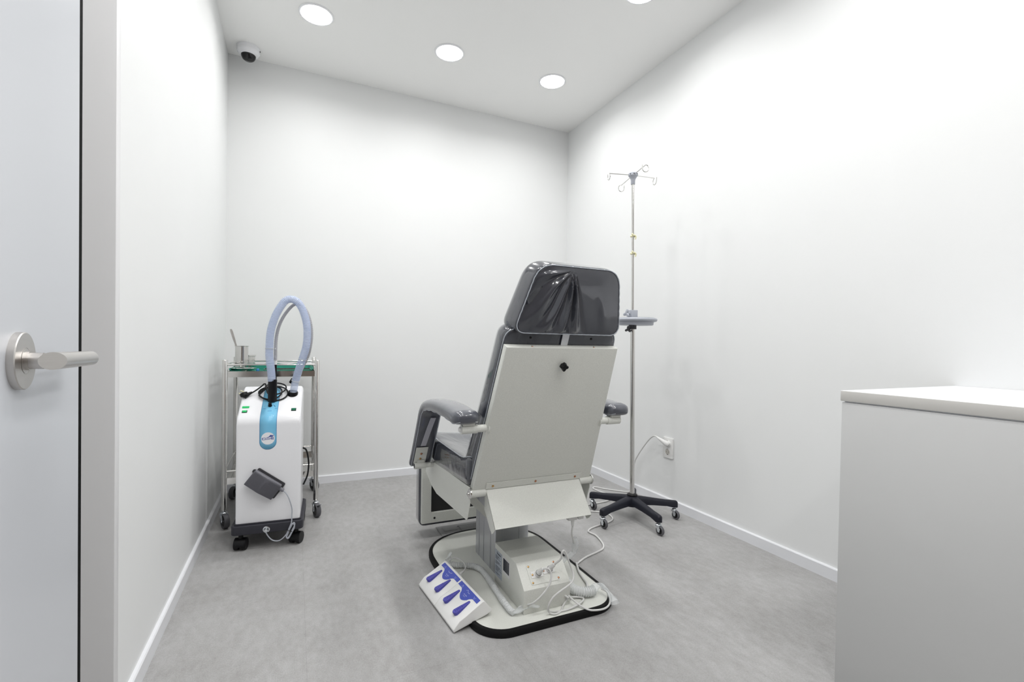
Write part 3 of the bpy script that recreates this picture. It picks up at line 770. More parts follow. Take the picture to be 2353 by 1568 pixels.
# local: x along length, y depth away (towards chair), z up
prof = [(.002, .003), (0, .012), (.022, .036), (.040, .044), (.105, .079), (.113, .080), (.142, .043), (.142, .038), (.12, .030)]
def PL(b): b.bm.transform(PM); return b
for k in range(2):
    x0, x1 = (0.0, LP/2-.0004) if k == 0 else (LP/2+.0004, LP)
    b = MB().prism(prof, 'x', x0, x1); PL(b).bevel(.003, 3, 25).build('housing', 'plastic', fpd)
for x0, x1 in ((.02, .10), (.235, .32)): PL(MB().prism([(.01, .0), (.01, .004), (.12, .031), (.13, .026), (.13, .0245)], 'x', x0, x1)).build('rubber_foot', 'rubber', fpd)
sl = math.atan2(.079-.044, .105-.040); SP = Matrix.Translation((0, .040, .044)) @ Matrix.Rotation(sl, 4, 'X')
def PS(b): b.bm.transform(PM @ SP); return b
for k in range(4):
    xc = .043+k*.0845
    ol = []; 
    y0p, y1p, r0, r1 = -.012, .041, .0115, .0045
    for i in range(13): a = math.pi+math.pi*i/12; ol.append((xc+r0*math.cos(a), y0p+r0*.8*math.sin(a)))
    for i in range(9): a = math.pi*i/8; ol.append((xc+r1*math.cos(a), y1p+r1*math.sin(a)))
    n = len(ol); b = MB()
    def tp(x, y, h): return (x, y, h*(1-.75*(y-y0p)/(y1p-y0p)) + .0005)
    rr = [[(x, y, -.002) for x, y in ol], [tp(x, y, .010) for x, y in ol], [tp(xc+(x-xc)*.86, .0145+(y-.0145)*.95, .0122) for x, y in ol]]
    b.rings(rr); pd = PS(b).build('pedal', 'violet', fpd, sharp=30)
    b = MB()
    for i in range(5):
        yy = -.010+i*.0062; h = .0122*(1-.75*(yy-y0p)/(y1p-y0p))+.0006
        b.box(xc-.0058, xc+.0058, yy-.0007, yy+.0007, h-.001, h+.0013)
    PS(b).build('pedal_ridge', 'violet', pd)
def label(xa, xb, k):
    cx_ = (xa+xb)/2; hw = (xb-xa)/2; ol = [(xb, .0722), (xa, .0722), (xa, .056)]
    # lobe between the pedals
    for i in range(25):
        t = i/24; x = cx_-hw*.60+2*hw*.60*t; s = math.sin(math.pi*t)
        ol.append((x, .056-.0285*(s**1.15 if .2 < t < .8 else s**1.6)))
    ol.append((xb, .056)); ol = ol[::-1]
    b = MB().prism(ol, 'z', .0002, .0008); lab = PS(b).build('label_panel', 'violetlab', fpd)
    for u, ro in ((cx_-.048, 1), (cx_+.048, -1)):
        b = MB(); pts = [(u-.0055, .058), (u, .0665), (u+.0055, .058)] if ro > 0 else [(u-.0055, .0665), (u, .058), (u+.0055, .0665)]
        b.tube([V(*p, .0008) for p in pts], .0007, 6, smooth=False); PS(b).build('arrow_mark', 'labwhite', lab)
    pts = [(cx_-.014, .062), (cx_-.006, .059), (cx_+.003, .060), (cx_+.012, .064)] if k == 0 else [(cx_-.014, .061), (cx_-.007, .066), (cx_+.001, .060), (cx_+.011, .060)]
    b = MB().tube([V(*p, .0008) for p in pts], .0009, 6).ball((pts[-1][0], pts[-1][1], .0008), .0016, 8); PS(b).build('posture_mark', 'labwhite', lab)
    text_mesh('label_text', 'MCI 2000', .0055, PM @ SP @ Matrix.Translation((cx_+.001, .0475, .0009)), 'labwhite', lab)
    text_mesh('label_text', 'MEDICAL', .0034, PM @ SP @ Matrix.Translation((cx_+.001, .0420, .0009)), 'labwhite', lab)
label(.012, .165, 0); label(.175, .328, 1)
def FP(b): bmesh.ops.translate(b.bm, verts=b.bm.verts, vec=(-F0.x, -F0.y, 0)); return b
def fw(name, pts, r, m): b = MB().tube(spline(pts, 8), r, 10); return FP(b).build(name, m, fpd)
fw('cord', [(.590, 1.868, .050), (.602, 1.858, .064), (.618, 1.842, .064), (.630, 1.815, .060), (.628, 1.78, .056), (.612, 1.752, .056), (.595, 1.735, .055)], .0028, 'cord')
FP(MB().tube([V(.606, 1.746, .056), V(.588, 1.733, .054)], .0042, 12, r1=.006)).build('cable_boot', 'plastic', fpd)
b = MB(); wp = [(.585, 1.874, .036), (.601, 1.864, .034), (.619, 1.852, .033), (.641, 1.843, .033), (.664, 1.829, .033), (.683, 1.810, .033), (.695, 1.772, .033), (.695, 1.711, .033), (.691, 1.643, .033), (.686, 1.575, .033), (.683, 1.513, .033), (.683, 1.469, .033), (.687, 1.449, .033)]
P = spline(wp, 14); out = [P[0]]
for a, c in zip(P, P[1:]):
    nn = max(1, int((c-a).length/.0020))
    for j in range(1, nn+1): out.append(a.lerp(c, j/nn))
rnd = random.Random(2); FP(MB().tube(out, .0105, 14, rf=lambda t, i: .0108*(1+(.09 if (i//2) % 2 else -.09)+.06*math.sin(i*.11)))).build('cord_wrap', 'wrap', fpd)
def bag2(pts, radii, seed, flat=.5):
    o = bag('film_bag', pts, radii, None, seed, flat=flat); o.data.transform(Matrix.Translation((-F0.x, -F0.y, 0))); o.parent = fpd
bag2([(.685, 1.452, .034), (.703, 1.448, .036), (.722, 1.452, .040), (.748, 1.445, .046), (.768, 1.420, .050)], [.009, .013, .015, .012, .008], 5, .35)
bag2([(.588, 1.868, .040), (.582, 1.862, .058), (.583, 1.858, .074), (.592, 1.856, .088)], [.008, .013, .013, .010], 6, .5)

# ---- grey moulded mat behind the chair base
fm = thing('floor_mat', 'grey moulded plastic plate lying flat on the floor beyond the chair base', 'floor plate', (.85, 2.36, 0))
b = MB().box(-.185, .25, -.185, -.005, 0.0, .004).bevel(.001, 1); b.build('plate', 'matgrey', fm)
b = MB().prism(rrect(.07, .05, .004), 'z', .0041, .0055, Matrix.Translation((-.125, -.055, 0))).prism(rrect(.07, .04, .004), 'z', .0041, .0055, Matrix.Translation((-.125, -.115, 0))).box(-.075, .23, -.16, -.045, .0041, .0075)
b.build('raised_pattern', 'matgrey', fm)
MB().box(-.08, .235, -.044, -.035, .0041, .0048).build('groove', 'black', fm)

# ================================================================== IV STAND
iv = thing('drip_stand', 'steel drip stand with four hooks and dark five-legged castor base', 'drip stand', (1.697, 2.083, 0))
PH = 48.8
b = MB(); b.lathe([(.020, .070), (.038, .072), (.042, .085), (.040, .112), (.034, .124), (.020, .127)], 32)
for k in range(5):
    a = D2R(PH+72*k); d = V(math.cos(a), math.sin(a), 0); n_ = V(-d.y, d.x, 0); rr = []
    for r, hz_, w_, zt in ((.02, .046, .024, .124), (.06, .040, .021, .120), (.12, .034, .018, .112), (.19, .030, .0155, .103), (.232, .036, .0155, .100), (.247, .034, .013, .098), (.252, .028, .009, .093)):
        zb = zt-hz_
        rr.append([tuple(d*r+n_*x+V(0, 0, z)) for x, z in ((-w_, zb), (w_, zb), (w_, zt-.008), (w_*.6, zt), (-w_*.6, zt), (-w_, zt-.008))])
    b.rings(rr)
base_ = b.build('base', 'dark', iv, sharp=50)
MB().lathe([(.026, .124), (.028, .126), (.028, .133), (.020, .137), (.016, .137)], 32).build('base_collar', 'black', iv)
LEAN = V(-.0225, 0, 1)
def pz(z): return V(LEAN.x*(z-.12), 0, z)
MB().cyl(pz(.128), pz(1.04), .0127, 24).build('lower_pole', 'steel', iv)
MB().cyl(pz(1.04), pz(1.825), .0075, 20).build('upper_pole', 'steel', iv)
# castors
def caster(x, y, z_top, rw, ww, parent, ang, m_w='greyrub', m_h='chrome', trail=.018, brake=False):
    """swivel castor under (x,y); ang: heading of the trail"""
    c = bpy.data.objects.new('castor', None)
    d = V(math.cos(ang), math.sin(ang), 0); s = V(-d.y, d.x, 0); o = V(x, y, 0); wc = o+d*trail+V(0, 0, rw)
    b = MB(); b.cyl(o+V(0, 0, z_top-.012), o+V(0, 0, z_top), .006, 16)
    b.lathe([(.0135, z_top-.022), (.0155, z_top-.019), (.0155, z_top-.015), (.013, z_top-.012), (.008, z_top-.010)], 24, Matrix.Translation((x, y, 0)))
    hh = ww/2+.002
    for sg in (-1, 1):
        pl_ = [o-d*.012+V(0, 0, z_top-.022), o+d*.013+V(0, 0, z_top-.022), wc+d*.010+V(0, 0, .010), wc+d*.006+V(0, 0, -.006), wc-d*.006+V(0, 0, -.006), wc-d*.014+V(0, 0, .012)]
        vv = [p+s*sg*hh for p in pl_]+[p+s*sg*(hh+.0025) for p in pl_]; n = len(pl_)
        b.add(vv, [tuple(range(n)), tuple(range(n, 2*n))[::-1]]+[(i, (i+1) % n, n+(i+1) % n, n+i) for i in range(n)])
    b.box(-.012, .013, -hh-.0025, hh+.0025, z_top-.025, z_top-.021, frame((x, y, 0), d, s, (0, 0, 1)))
    b.cyl(wc-s*(hh+.004), wc+s*(hh+.004), .004, 12)
    f = b.build('castor_fork', m_h, parent)
    w_ = MB().lathe([(rw*.25, -ww/2*.7), (rw*.72, -ww/2*.7), (rw*.78, -ww/2), (rw*.93, -ww/2), (rw, -ww/2*.6), (rw, ww/2*.6), (rw*.93, ww/2), (rw*.78, ww/2), (rw*.72, ww/2*.7), (rw*.25, ww/2*.7)], 32, axis_m(wc, s)).build('wheel', m_w, f)
    MB().lathe([(.001, -ww/2*.8), (rw*.7, -ww/2*.75), (rw*.7, ww/2*.75), (.001, ww/2*.8)], 24, axis_m(wc, s)).build('wheel_hub', 'black', f)
    if brake:
        b = MB(); q = wc+d*(rw*.6)+V(0, 0, rw*.75); b.box(-.004, .026, -.008, .008, 0, .003, frame(q, d+V(0, 0, .45), s)); b.build('brake_lever', 'chrome', f)
    return f
for k in range(5):
    a = D2R(PH+72*k); caster(.236*math.cos(a), .236*math.sin(a), .068, .024, .015, iv, D2R(-88 if k != 0 else -100), trail=.012)
# crown with four hooks
tz = 1.825; tx = pz(tz)
b = MB().lathe([(.0105, 0), (.0115, .002), (.0115, .022), (.014, .030), (.020, .040), (.025, .046), (.025, .058), (.021, .062), (.001, .063)], 32, Matrix.Translation(tx))
crown = b.build('crown', 'grey', iv, sharp=30)
for k in range(8):
    a = 2*math.pi*k/8+.3
    MB().cyl(tx+V(.0235*math.cos(a), .0235*math.sin(a), .052), tx+V(.0262*math.cos(a), .0262*math.sin(a), .052), .0028, 10).build('screw_hole', 'black', crown)
def hook(ax_, L, up_):
    d = V(math.cos(ax_), math.sin(ax_), 0); c = tx+V(0, 0, .050)
    pts = [c+d*.022, c+d*(L*.6)+V(0, 0, up_*.6), c+d*L+V(0, 0, up_)]
    e = pts[-1]; R = .017; cc = e+V(0, 0, -R)+d*.002
    sidx = V(-d.y, d.x, 0)
    loop = [cc+d*(R*math.sin(t))+V(0, 0, R*math.cos(t)) for t in [i*2*math.pi*.82/18 for i in range(1, 19)]]
    loop = [cc+sidx*(R*math.sin(t))+V(0, 0, R*1.1*math.cos(t)) for t in [i*2*math.pi*.74/18 for i in range(1, 19)]]
    tail = loop[-1]+V(0, 0, .018)-sidx*.001
    MB().tube([p for p in pts]+loop+[tail], .0021, 8).build('hook', 'steel', iv)
for a, L, u in ((165, .135, 0), (255, .150, 0), (-8, .133, 0), (75, .160, -.002)):
    hook(D2R(a), L, u)
# latex ties
for z in (1.547, 1.453):
    q = pz(z); b = MB()
    P = [q+V(.0105*math.cos(t)*(1+.2*math.sin(2*t)), .0105*math.sin(t), .003*math.sin(3*t)) for t in [i*4.4*math.pi/40 for i in range(41)]]
    b.tube(P, .0042, 8); b.tube(spline([q+V(.002, -.011, .004), q+V(.010, -.014, -.004), q+V(.008, -.012, -.018)], 5), .0042, 8); b.tube(spline([q+V(-.004, -.011, .0), q+V(-.013, -.012, .006), q+V(-.010, -.010, .010)], 5), .004, 8)
    o = b.build('rubber_tie', 'latex', None); o.location = iv.location
    tag(o, 'yellow latex tie knotted on the drip stand pole, the %s of the two' % ('upper' if z > 1.5 else 'lower'), 'rubber tie', 'latex ties on the drip stand')
# round tray on the pole
q = pz(1.073)+V(.022, 0, 0)
b = MB().lathe([(.001, -.010), (.090, -.010), (.093, -.007), (.095, .008), (.103, .009), (.111, .012), (.114, .019), (.111, .026), (.103, .029), (.098, .027), (.096, .012), (.001, .010)], 56, Matrix.Translation(q)); tr = b.build('instrument_tray', 'grey', iv, sharp=40)
MB().torus((q.x, q.y, q.z+.0285), .100, .0016, 56, 6).build('tray_gasket', 'black', tr)
q = pz(1.12); MB().box(q.x-.021, q.x+.021, q.y-.018, q.y+.018, 1.09, 1.145).bevel(.002, 2).build('tray_clamp', 'grey', iv)
q = pz(1.05); MB().lathe([(.021, 1.041), (.021, 1.068)], 24, Matrix.Translation((q.x, q.y, 0))).build('pole_lock', 'greydk', iv)
def wing(c, d, s, m, name):
    b = MB(); c = V(*c); d = V(*d).normalized(); b.cyl(c, c+d*.018, .005, 14)
    M4 = axis_m(c+d*.016, d); rr = []
    for z, k in ((0, .8), (.003, 1), (.009, 1), (.012, .7)):
        rr.append([((.012+.006*math.cos(3*t))*k*s*math.cos(t), (.012+.006*math.cos(3*t))*k*s*math.sin(t), z) for t in [2*math.pi*j/30 for j in range(30)]])
    b.rings(rr, M4=M4); return b.build(name, m, iv)
q = pz(1.13); wing((q.x-.020, q.y, 1.125), (-1, -.1, 0), 1.35, 'grey', 'clamp_knob')
q = pz(1.045); wing((q.x-.018, q.y, 1.045), (-.85, -.4, -.3), 1.1, 'greydk', 'lock_knob')

# ================================================================== STEEL TROLLEY
tx0, tx1, ty0, ty1 = -.318, .110, 2.76, 3.25
tr_ = thing('steel_trolley', 'polished steel two-tier instrument trolley on castors in the left corner', 'trolley', (-.104, 3.0, 0))
def TR(b): bmesh.ops.translate(b.bm, verts=b.bm.verts, vec=(.104, -3.0, 0)); return b
for x in (tx0, tx1):
    for y in (ty0, ty1):
        TR(MB().lathe([(.0125, .088), (.0125, .842), (.0115, .844), (.0105, .842), (.0105, .80)], 24, Matrix.Translation((x, y, 0)))).build('post', 'steel', tr_, sharp=30)
def tray(z0, z1, name):
    b = MB(); x0, x1, y0, y1 = tx0+.012, tx1-.012, ty0+.0, ty1-.0
    b.box(x0, x1, y0, y1, z0+.010, z0+.0115)
    for a in ((x0, x1, y0-.001, y0+.001), (x0, x1, y1-.001, y1+.001), (x0-.001, x0+.001, y0, y1), (x1-.001, x1+.001, y0, y1)): b.box(*a, z0, z1)
    return TR(b).build(name, 'steel', tr_)
tray(.757, .787, 'top_shelf'); tray(.216, .247, 'lower_shelf')
for z in (.820, .281):
    for y in (ty0, ty1): TR(MB().cyl((tx0+.011, y, z), (tx1-.011, y, z), .0045, 14)).build('guard_rail', 'steel', tr_)
    for x in (tx0, tx1): TR(MB().cyl((x, ty0+.011, z), (x, ty1-.011, z), .0045, 14)).build('guard_rail', 'steel', tr_)
for x, y, a in ((tx0, ty0, -66), (tx1, ty0, -74), (tx0, ty1, -110), (tx1, ty1, -60)):
    caster(x+.104, y-3.0, .090, .037, .024, tr_, D2R(a), trail=.020, brake=(x > 0))
# green cloth
b = MB(); n = 24; vs = []
for i in range(n+1):
    for j in range(n+1):
        x = tx0+.016+(tx1-tx0-.032)*i/n; y = ty0+.004+(ty1-ty0-.010)*j/n
        e = min(i, n-i, j, n-j)
        z = .7695+(.012 if e == 0 else .004 if e == 1 else 0)+.0012*math.sin(i*.9+j*.5)+.001*math.sin(j*1.7)
        if j == 0: z = .785+.004*(.5+.5*abs(math.cos(i/n*math.pi)))**2+.0015*math.sin(i*.8)
        if j == n: z = .805+.004*math.sin(i*.7)
        if i in (0, n): z = .800
        vs.append((x, y, z))
b.add(vs, [(i*(n+1)+j, (i+1)*(n+1)+j, (i+1)*(n+1)+j+1, i*(n+1)+j+1) for i in range(n) for j in range(n)], smooth=True)
o = b.build('drape_cloth', 'cloth'); md = o.modifiers.new('thickness', 'SOLIDIFY'); md.thickness = .0015; md.offset = 1
tag(o, 'dark green surgical cloth lining the top of the steel trolley', 'cloth')
# things on the trolley
b = MB().lathe([(.001, .0), (.030, .0), (.0315, .002), (.0315, .115), (.036, .117), (.036, .119), (.030, .119), (.029, .004), (.001, .004)], 36); cup = b.build('steel_canister', 'steel', None, sharp=30); cup.location = (-.262, 2.95, .795)
tag(cup, 'tall polished steel canister with rim on the green cloth, holding forceps', 'canister')
b = MB(); a0, a1 = V(.004, .006, .008), V(-.052, .008, .206); dv = (a1-a0).normalized()
b.prism([(-.0045, 0), (.0045, 0), (.0050, .13), (.0085, .150), (.0090, .20), (.006, .209), (-.006, .209), (-.0090, .20), (-.0085, .150), (-.0050, .13)], 'y', -.0012, .0012, frame(a0, dv.cross(V(0, 1, 0))*-1, (0, 1, 0), None) @ Matrix.Identity(4))
fo = MB()
xa = V(dv.z, 0, -dv.x)
def fq(u, t, w): return a0+xa*u+dv*t+V(0, w, 0)
prof = [(-.0035, 0), (.0035, 0), (.0042, .13), (.0056, .150), (.0062, .196), (.0045, .207), (0, .2095), (-.0045, .207), (-.0062, .196), (-.0056, .150), (-.0042, .13)]
n = len(prof); b.bm.free(); b = MB()
b.add([fq(u, t_, -.0035) for u, t_ in prof]+[fq(u, t_, .0035) for u, t_ in prof], [tuple(range(n)), tuple(range(n, 2*n))[::-1]]+[(i, (i+1) % n, n+(i+1) % n, n+i) for i in range(n)])
o = b.build('forceps', 'brushed', None); o.location = cup.location; tag(o, 'long steel forceps standing tilted in the tall canister', 'forceps')
b = MB().lathe([(.001, 0), (.046, 0), (.048, .002), (.048, .076), (.052, .078), (.052, .086), (.001, .088)], 36)
o = b.build('steel_jar', 'steel', None, sharp=30); o.location = (-.253, 3.065, .776); tag(o, 'wide low steel jar half hidden behind the tall canister', 'jar')
b = MB().lathe([(.001, .0), (.026, .0), (.036, .008), (.050, .018), (.050, .0195), (.034, .0095), (.025, .0018), (.001, .0018)], 40); o = b.build('kidney_dish', 'steel', None, sharp=40)
o.location = (-.245, 2.835, .780); o.scale = (1.25, .8, 1); o['dummy'] = 0; del o['dummy']; o.name = 'steel_bowl'
tag(o, 'shallow shiny steel bowl on the green cloth at the front left of the trolley', 'bowl')
b = MB().box(-.115, .115, -.05, .05, 0, .0012); 
for a in ((-.115, .115, -.05, -.0485), (-.115, .115, .0485, .05), (-.115, -.1135, -.05, .05), (.1135, .115, -.05, .05)): b.box(*a, 0, .018)
o = b.build('steel_tray', 'steel', None); o.location = (-.035, 2.90, .7735); tag(o, 'long shallow steel tray on the green cloth behind the hose', 'tray')
b = MB().lathe([(.001, 0), (.008, 0), (.008, .014), (.004, .018), (.001, .018)], 20); o = b.build('bottle_cap', 'blueedge', None); o.location = (-.183, 2.93, .773); tag(o, 'small blue cap beside the shallow bowl on the trolley', 'cap')

# ================================================================== SMOKE EVACUATOR / CRYO UNIT ("DSE")
dv_ = thing('therapy_unit', 'white upright medical unit with blue stripe and looped clear hoses, on castors', 'medical unit', (-.104, 2.425, 0), D2R(-3.5))
bend = [(0, .118), (0, .560)]
for i in range(1, 8):
    a = i/8; p0, p1, p2 = V(0, .56, 0), V(0, .588, 0), V(.025, .605, 0); q = p0*(1-a)**2+p1*2*a*(1-a)+p2*a*a; bend.append((q.x, q.y))
bend += [(.025, .6045), (.195, .712)]
front = bend+[(.205, .717), (.215, .718), (.262, .712), (.270, .704), (.270, .118)]
b = MB(); hw = .1325; rr = []
# width rounding at the shoulders
secs = [(-hw, .006), (-hw+.0015, .0025), (-hw+.006, 0)]
def shp(ins): return [(y+(ins if y < .1 else (-ins if y > .2 else 0)), z-(ins*3.0 if z > .69 else (ins if z > .5 else 0))) for y, z in front]
xs = [(-hw, .007), (-hw+.002, .003), (-hw+.007, .0005), (-hw+.014, 0)]
xs = xs+[(-x, i) for x, i in xs[::-1]]
rr = [[(x, y, z) for y, z in shp(i)] for x, i in xs]
b.rings(rr); body = b.build('body', 'white', dv_, sharp=28)
# base
b = MB().prism(rrect(.296, .335, .022, 6, 0, .147), 'z', .072, .113); b.bevel(.004, 3, 40); b.build('base', 'charcoal', dv_)
b = MB().prism(rrect(.276, .30, .012, 4, 0, .142), 'z', .1131, .1185); b.build('base_step', 'charcoal', dv_)
# twin-wheel castors
def twin(x, y, ang):
    d = V(math.cos(ang), math.sin(ang), 0); s = V(-d.y, d.x, 0); c = V(x, y, .026)
    f = MB(); n = 20
    ol = [(.0275*math.cos(math.pi*i/n), .0275*math.sin(math.pi*i/n)) for i in range(n+1)]
    Mx = frame(c, d, (0, 0, 1), None)
    f.prism([(-.0275, -.006)]+ol[::-1]+[(.0275, -.006)], 'z', -.0235, .0235, Mx)
    f.cyl(V(x, y, .05), V(x, y, .073), .010, 14)
    o = f.build('castor_hood', 'black', dv_, sharp=40)
    for sg in (-1, 1):
        MB().lathe([(.001, .007), (.024, .007), (.026, .010), (.026, .0225), (.024, .025), (.001, .0255)], 28, axis_m(c, s*sg)).build('wheel', 'black', o, sharp=30)
twin(-.110, .006, D2R(80)); twin(.118, .010, D2R(65)); twin(.115, .285, D2R(80)); twin(-.110, .285, D2R(80))
# blue stripe following the front profile
def nrm2(path, i):
    a = V(*path[max(i-1, 0)], 0); c = V(*path[min(i+1, len(path)-1)], 0); t = (c-a).normalized(); return V(-t.y, t.x, 0)
def stripe(x0, x1, zlow, off, m, name, par, rnd=True, top=.19):
    path = [(y, z) for y, z in bend if z > zlow]; path = [(0, zlow)]+path
    hwid = (x1-x0)/2; cx_ = (x0+x1)/2; rows = []
    if rnd:
        for i in range(1, 11):
            a = math.pi/2*i/10; rows.append((hwid*math.sin(a), (0, zlow-hwid*math.cos(a)), V(-1, 0, 0)))
    for i, p in enumerate(path):
        if i == 0 and rnd: continue
        nn = nrm2(path, i) if 0 < i < len(path)-1 else (V(-1, 0, 0) if i == 0 else nrm2(path, len(path)-1)); rows.append((hwid, p, nn))
    # insert dense straight run
    vs = []; fs = []
    for hwd, (y, z), nn in rows:
        for x in (cx_-hwd, cx_+hwd): vs.append((x, y+nn.x*off, z+nn.y*off))
    for i in range(len(rows)-1): fs.append((2*i, 2*i+1, 2*i+3, 2*i+2))
    o = MB().add(vs, fs, smooth=True).build(name, m, par, sharp=180)
    md = o.modifiers.new('thickness', 'SOLIDIFY'); md.thickness = .0003; md.offset = 1
    return o
e_ = stripe(-.0385, .0315, .4825, .0003, 'blueedge', 'stripe_border', body)
stripe(-.0368, .0298, .4825, .0009, 'blue', 'blue_stripe', body)
DF = frame((0, 0, 0), (1, 0, 0), (0, 0, 1))          # front plane: x right, y up, z = -y (towards camera)
def FR(b, z=.0): b.bm.transform(DF); return b
lg_ = FR(MB().lathe([(.0280, .0014), (.0280, .0017), (.001, .0017)], 48, Matrix.Translation((-.0035, .4985, 0)), cap=False)).build('logo_disc', 'white', body)
b = MB()
def stroke(pts, r=.0011, k=4): b.tube([V(*p, .0019) for p in (spline([(*p, 0) for p in pts], k) if k else [(*p, 0) for p in pts])], r, 6)
def strk(pts, wd):
    P = [V(p[0], p[1], .0018) for p in pts]; vs = []; fs = []
    for i, p in enumerate(P):
        t = (P[min(i+1, len(P)-1)]-P[max(i-1, 0)]).normalized(); n_ = V(-t.y, t.x, 0); w_ = wd[i] if isinstance(wd, (list, tuple)) else wd
        vs += [tuple(p-n_*w_), tuple(p+n_*w_), tuple(p+n_*w_+V(0, 0, .0003)), tuple(p-n_*w_+V(0, 0, .0003))]
    for i in range(len(P)-1):
        for k in range(4): fs.append((i*4+k, i*4+(k+1) % 4, i*4+4+(k+1) % 4, i*4+4+k))
    fs += [(0, 1, 2, 3), tuple(range(len(vs)-4, len(vs)))]
    b.add(vs, fs)
LX, LY = -.0035, .4985
def lp(*q): return [(LX+x*.001, LY+y*.001) for x, y in q]
strk(lp((-23.5, -5.8), (-23.5, 3.2)), .0013)
strk(lp((-24, 3.0), (-11.5, 3.2), (-9.6, 1.6), (-9.4, -2.8), (-11, -4.6), (-24, -5.2)), .0009)
strk(lp((-9, -4.4), (5.5, -4.0), (7.6, -2.6), (7.2, -.6), (5, .2), (-4, .6), (-6, 1.8), (-5.2, 3.2), (-2, 4.2), (4, 6.5), (8.5, 10), (11, 15)), [.0007, .0008, .0011, .0010, .0008, .0007, .0009, .0009, .0010, .0016, .0024, .0018])
strk(lp((24, 4.8), (14, 4.8), (12, 2), (11.6, -1), (13.5, -3.8), (24, -4.2)), .0012)
strk(lp((12, .4), (24, .4)), .0010)
for u in (14.5, 18.5, 22.5): strk(lp((u-8, 7.2), (u-3, 10.5), (u, 14.6)), [.0007, .0013, .0014])
FR(b).build('logo_letters', 'navy', lg_)
b = MB()
s__ = 'DoctorServiceEng'
for i, cch in enumerate('Doctor Service System'):
    a = D2R(-90-62+124*i/20)
    if cch == ' ': continue
    px_, py_ = LX+.0315*math.cos(a), LY+.0305*math.sin(a)
    text_mesh('arc_lettering', cch, .0052, DF @ Matrix.Translation((px_, py_, .0018)) @ Matrix.Rotation(a+math.pi/2, 4, 'Z'), 'pale', lg_)
b.bm.free()
# merge the arc letters into one mesh
ls = [o for o in lg_.children if o.name.startswith('arc_lettering')]
bm = bmesh.new()
for o in ls: bm.from_mesh(o.data)
me = bpy.data.meshes.new('arc_lettering'); bm.to_mesh(me); bm.free(); me.materials.append(M['pale'])
for o in ls: bpy.data.objects.remove(o)
o = bpy.data.objects.new('arc_lettering', me); C.objects.link(o); o.parent = lg_
# sloped control panel frame
sd = V(0, .170, .1075).normalized(); DS = frame((0, .025, .6045), (1, 0, 0), sd, None)
def SC(b): b.bm.transform(DS); return b
def sv(y): return (y-.025)/sd.y
def sw(x, y, wd, hg, m, lab=None):
    f = SC(MB().box(x-wd/2-.002, x+wd/2+.002, sv(y)-hg/2-.002, sv(y)+hg/2+.002, 0, .002)).build('switch_frame', 'black', body)
    SC(MB().box(x-wd/2, x+wd/2, sv(y)-hg/2, sv(y)+hg/2, .0018, .0045)).bevel(.0008, 2).build('rocker_switch', m, f)
SC(MB().box(-.119, -.090, sv(.072)-.006, sv(.072)+.006, 0, .003)).bevel(.0006, 1).build('display_window', 'green', body)
sw(-.1055, .046, .017, .011, 'green'); sw(.099, .050, .017, .014, 'greendk')
# arc print around the knob
b = MB(); 
for i in range(12):
    a = D2R(62-52*i/11); a2 = D2R(62-52*(i+1)/11); w0, w1 = .0006+.0016*i/11, .0006+.0016*(i+1)/11; R_ = .0215
    b.add([((R_-w0)*math.cos(a)-.004, (R_-w0)*math.sin(a)+sv(.068), .0012), ((R_+w0)*math.cos(a)-.004, (R_+w0)*math.sin(a)+sv(.068), .0012), ((R_+w1)*math.cos(a2)-.004, (R_+w1)*math.sin(a2)+sv(.068), .0012), ((R_-w1)*math.cos(a2)-.004, (R_-w1)*math.sin(a2)+sv(.068), .0012)], [(0, 1, 2, 3)])
for x0, x1, y in ((-.012, .006, .045), (.017, .027, .060), (-.032, -.020, .060)): b.box(x0, x1, sv(y)-.0008, sv(y)+.0008, .0011, .0014)
for a in (150, 165): b.box(-.0115, -.0085, -.0003, .0003, .0011, .0014, Matrix.Translation((-.004, sv(.068), 0)) @ Matrix.Rotation(D2R(a), 4, 'Z') @ Matrix.Translation((.033, 0, 0)))
SC(b).build('panel_print', 'navy', body)
SC(MB().lathe([(.0088, .001), (.0088, .004), (.0078, .006), (.0072, .017), (.0062, .0185), (.001, .0188)], 28, Matrix.Translation((-.004, sv(.076), 0)))).build('dial_knob', 'black', body)
# black handpiece tube
MB().lathe([(.019, 0), (.0200, .002), (.0195, .104), (.0170, .106), (.0168, .09)], 36, Matrix.Translation((.002, .108, .655))).build('handpiece_holder', 'black', dv_, sharp=30)
# inlet collar on right
q = DS @ V(.088, sv(.150), 0); nn = (DS.to_3x3() @ V(0, 0, 1)); axh = V(.20, -.02, .98)
MB().lathe([(.0235, -.012), (.0235, .006), (.0215, .010), (.0185, .010), (.0175, .0)], 36, axis_m(q+V(0, 0, .004), V(.1, -.25, .95))).build('inlet_collar', 'black', dv_)
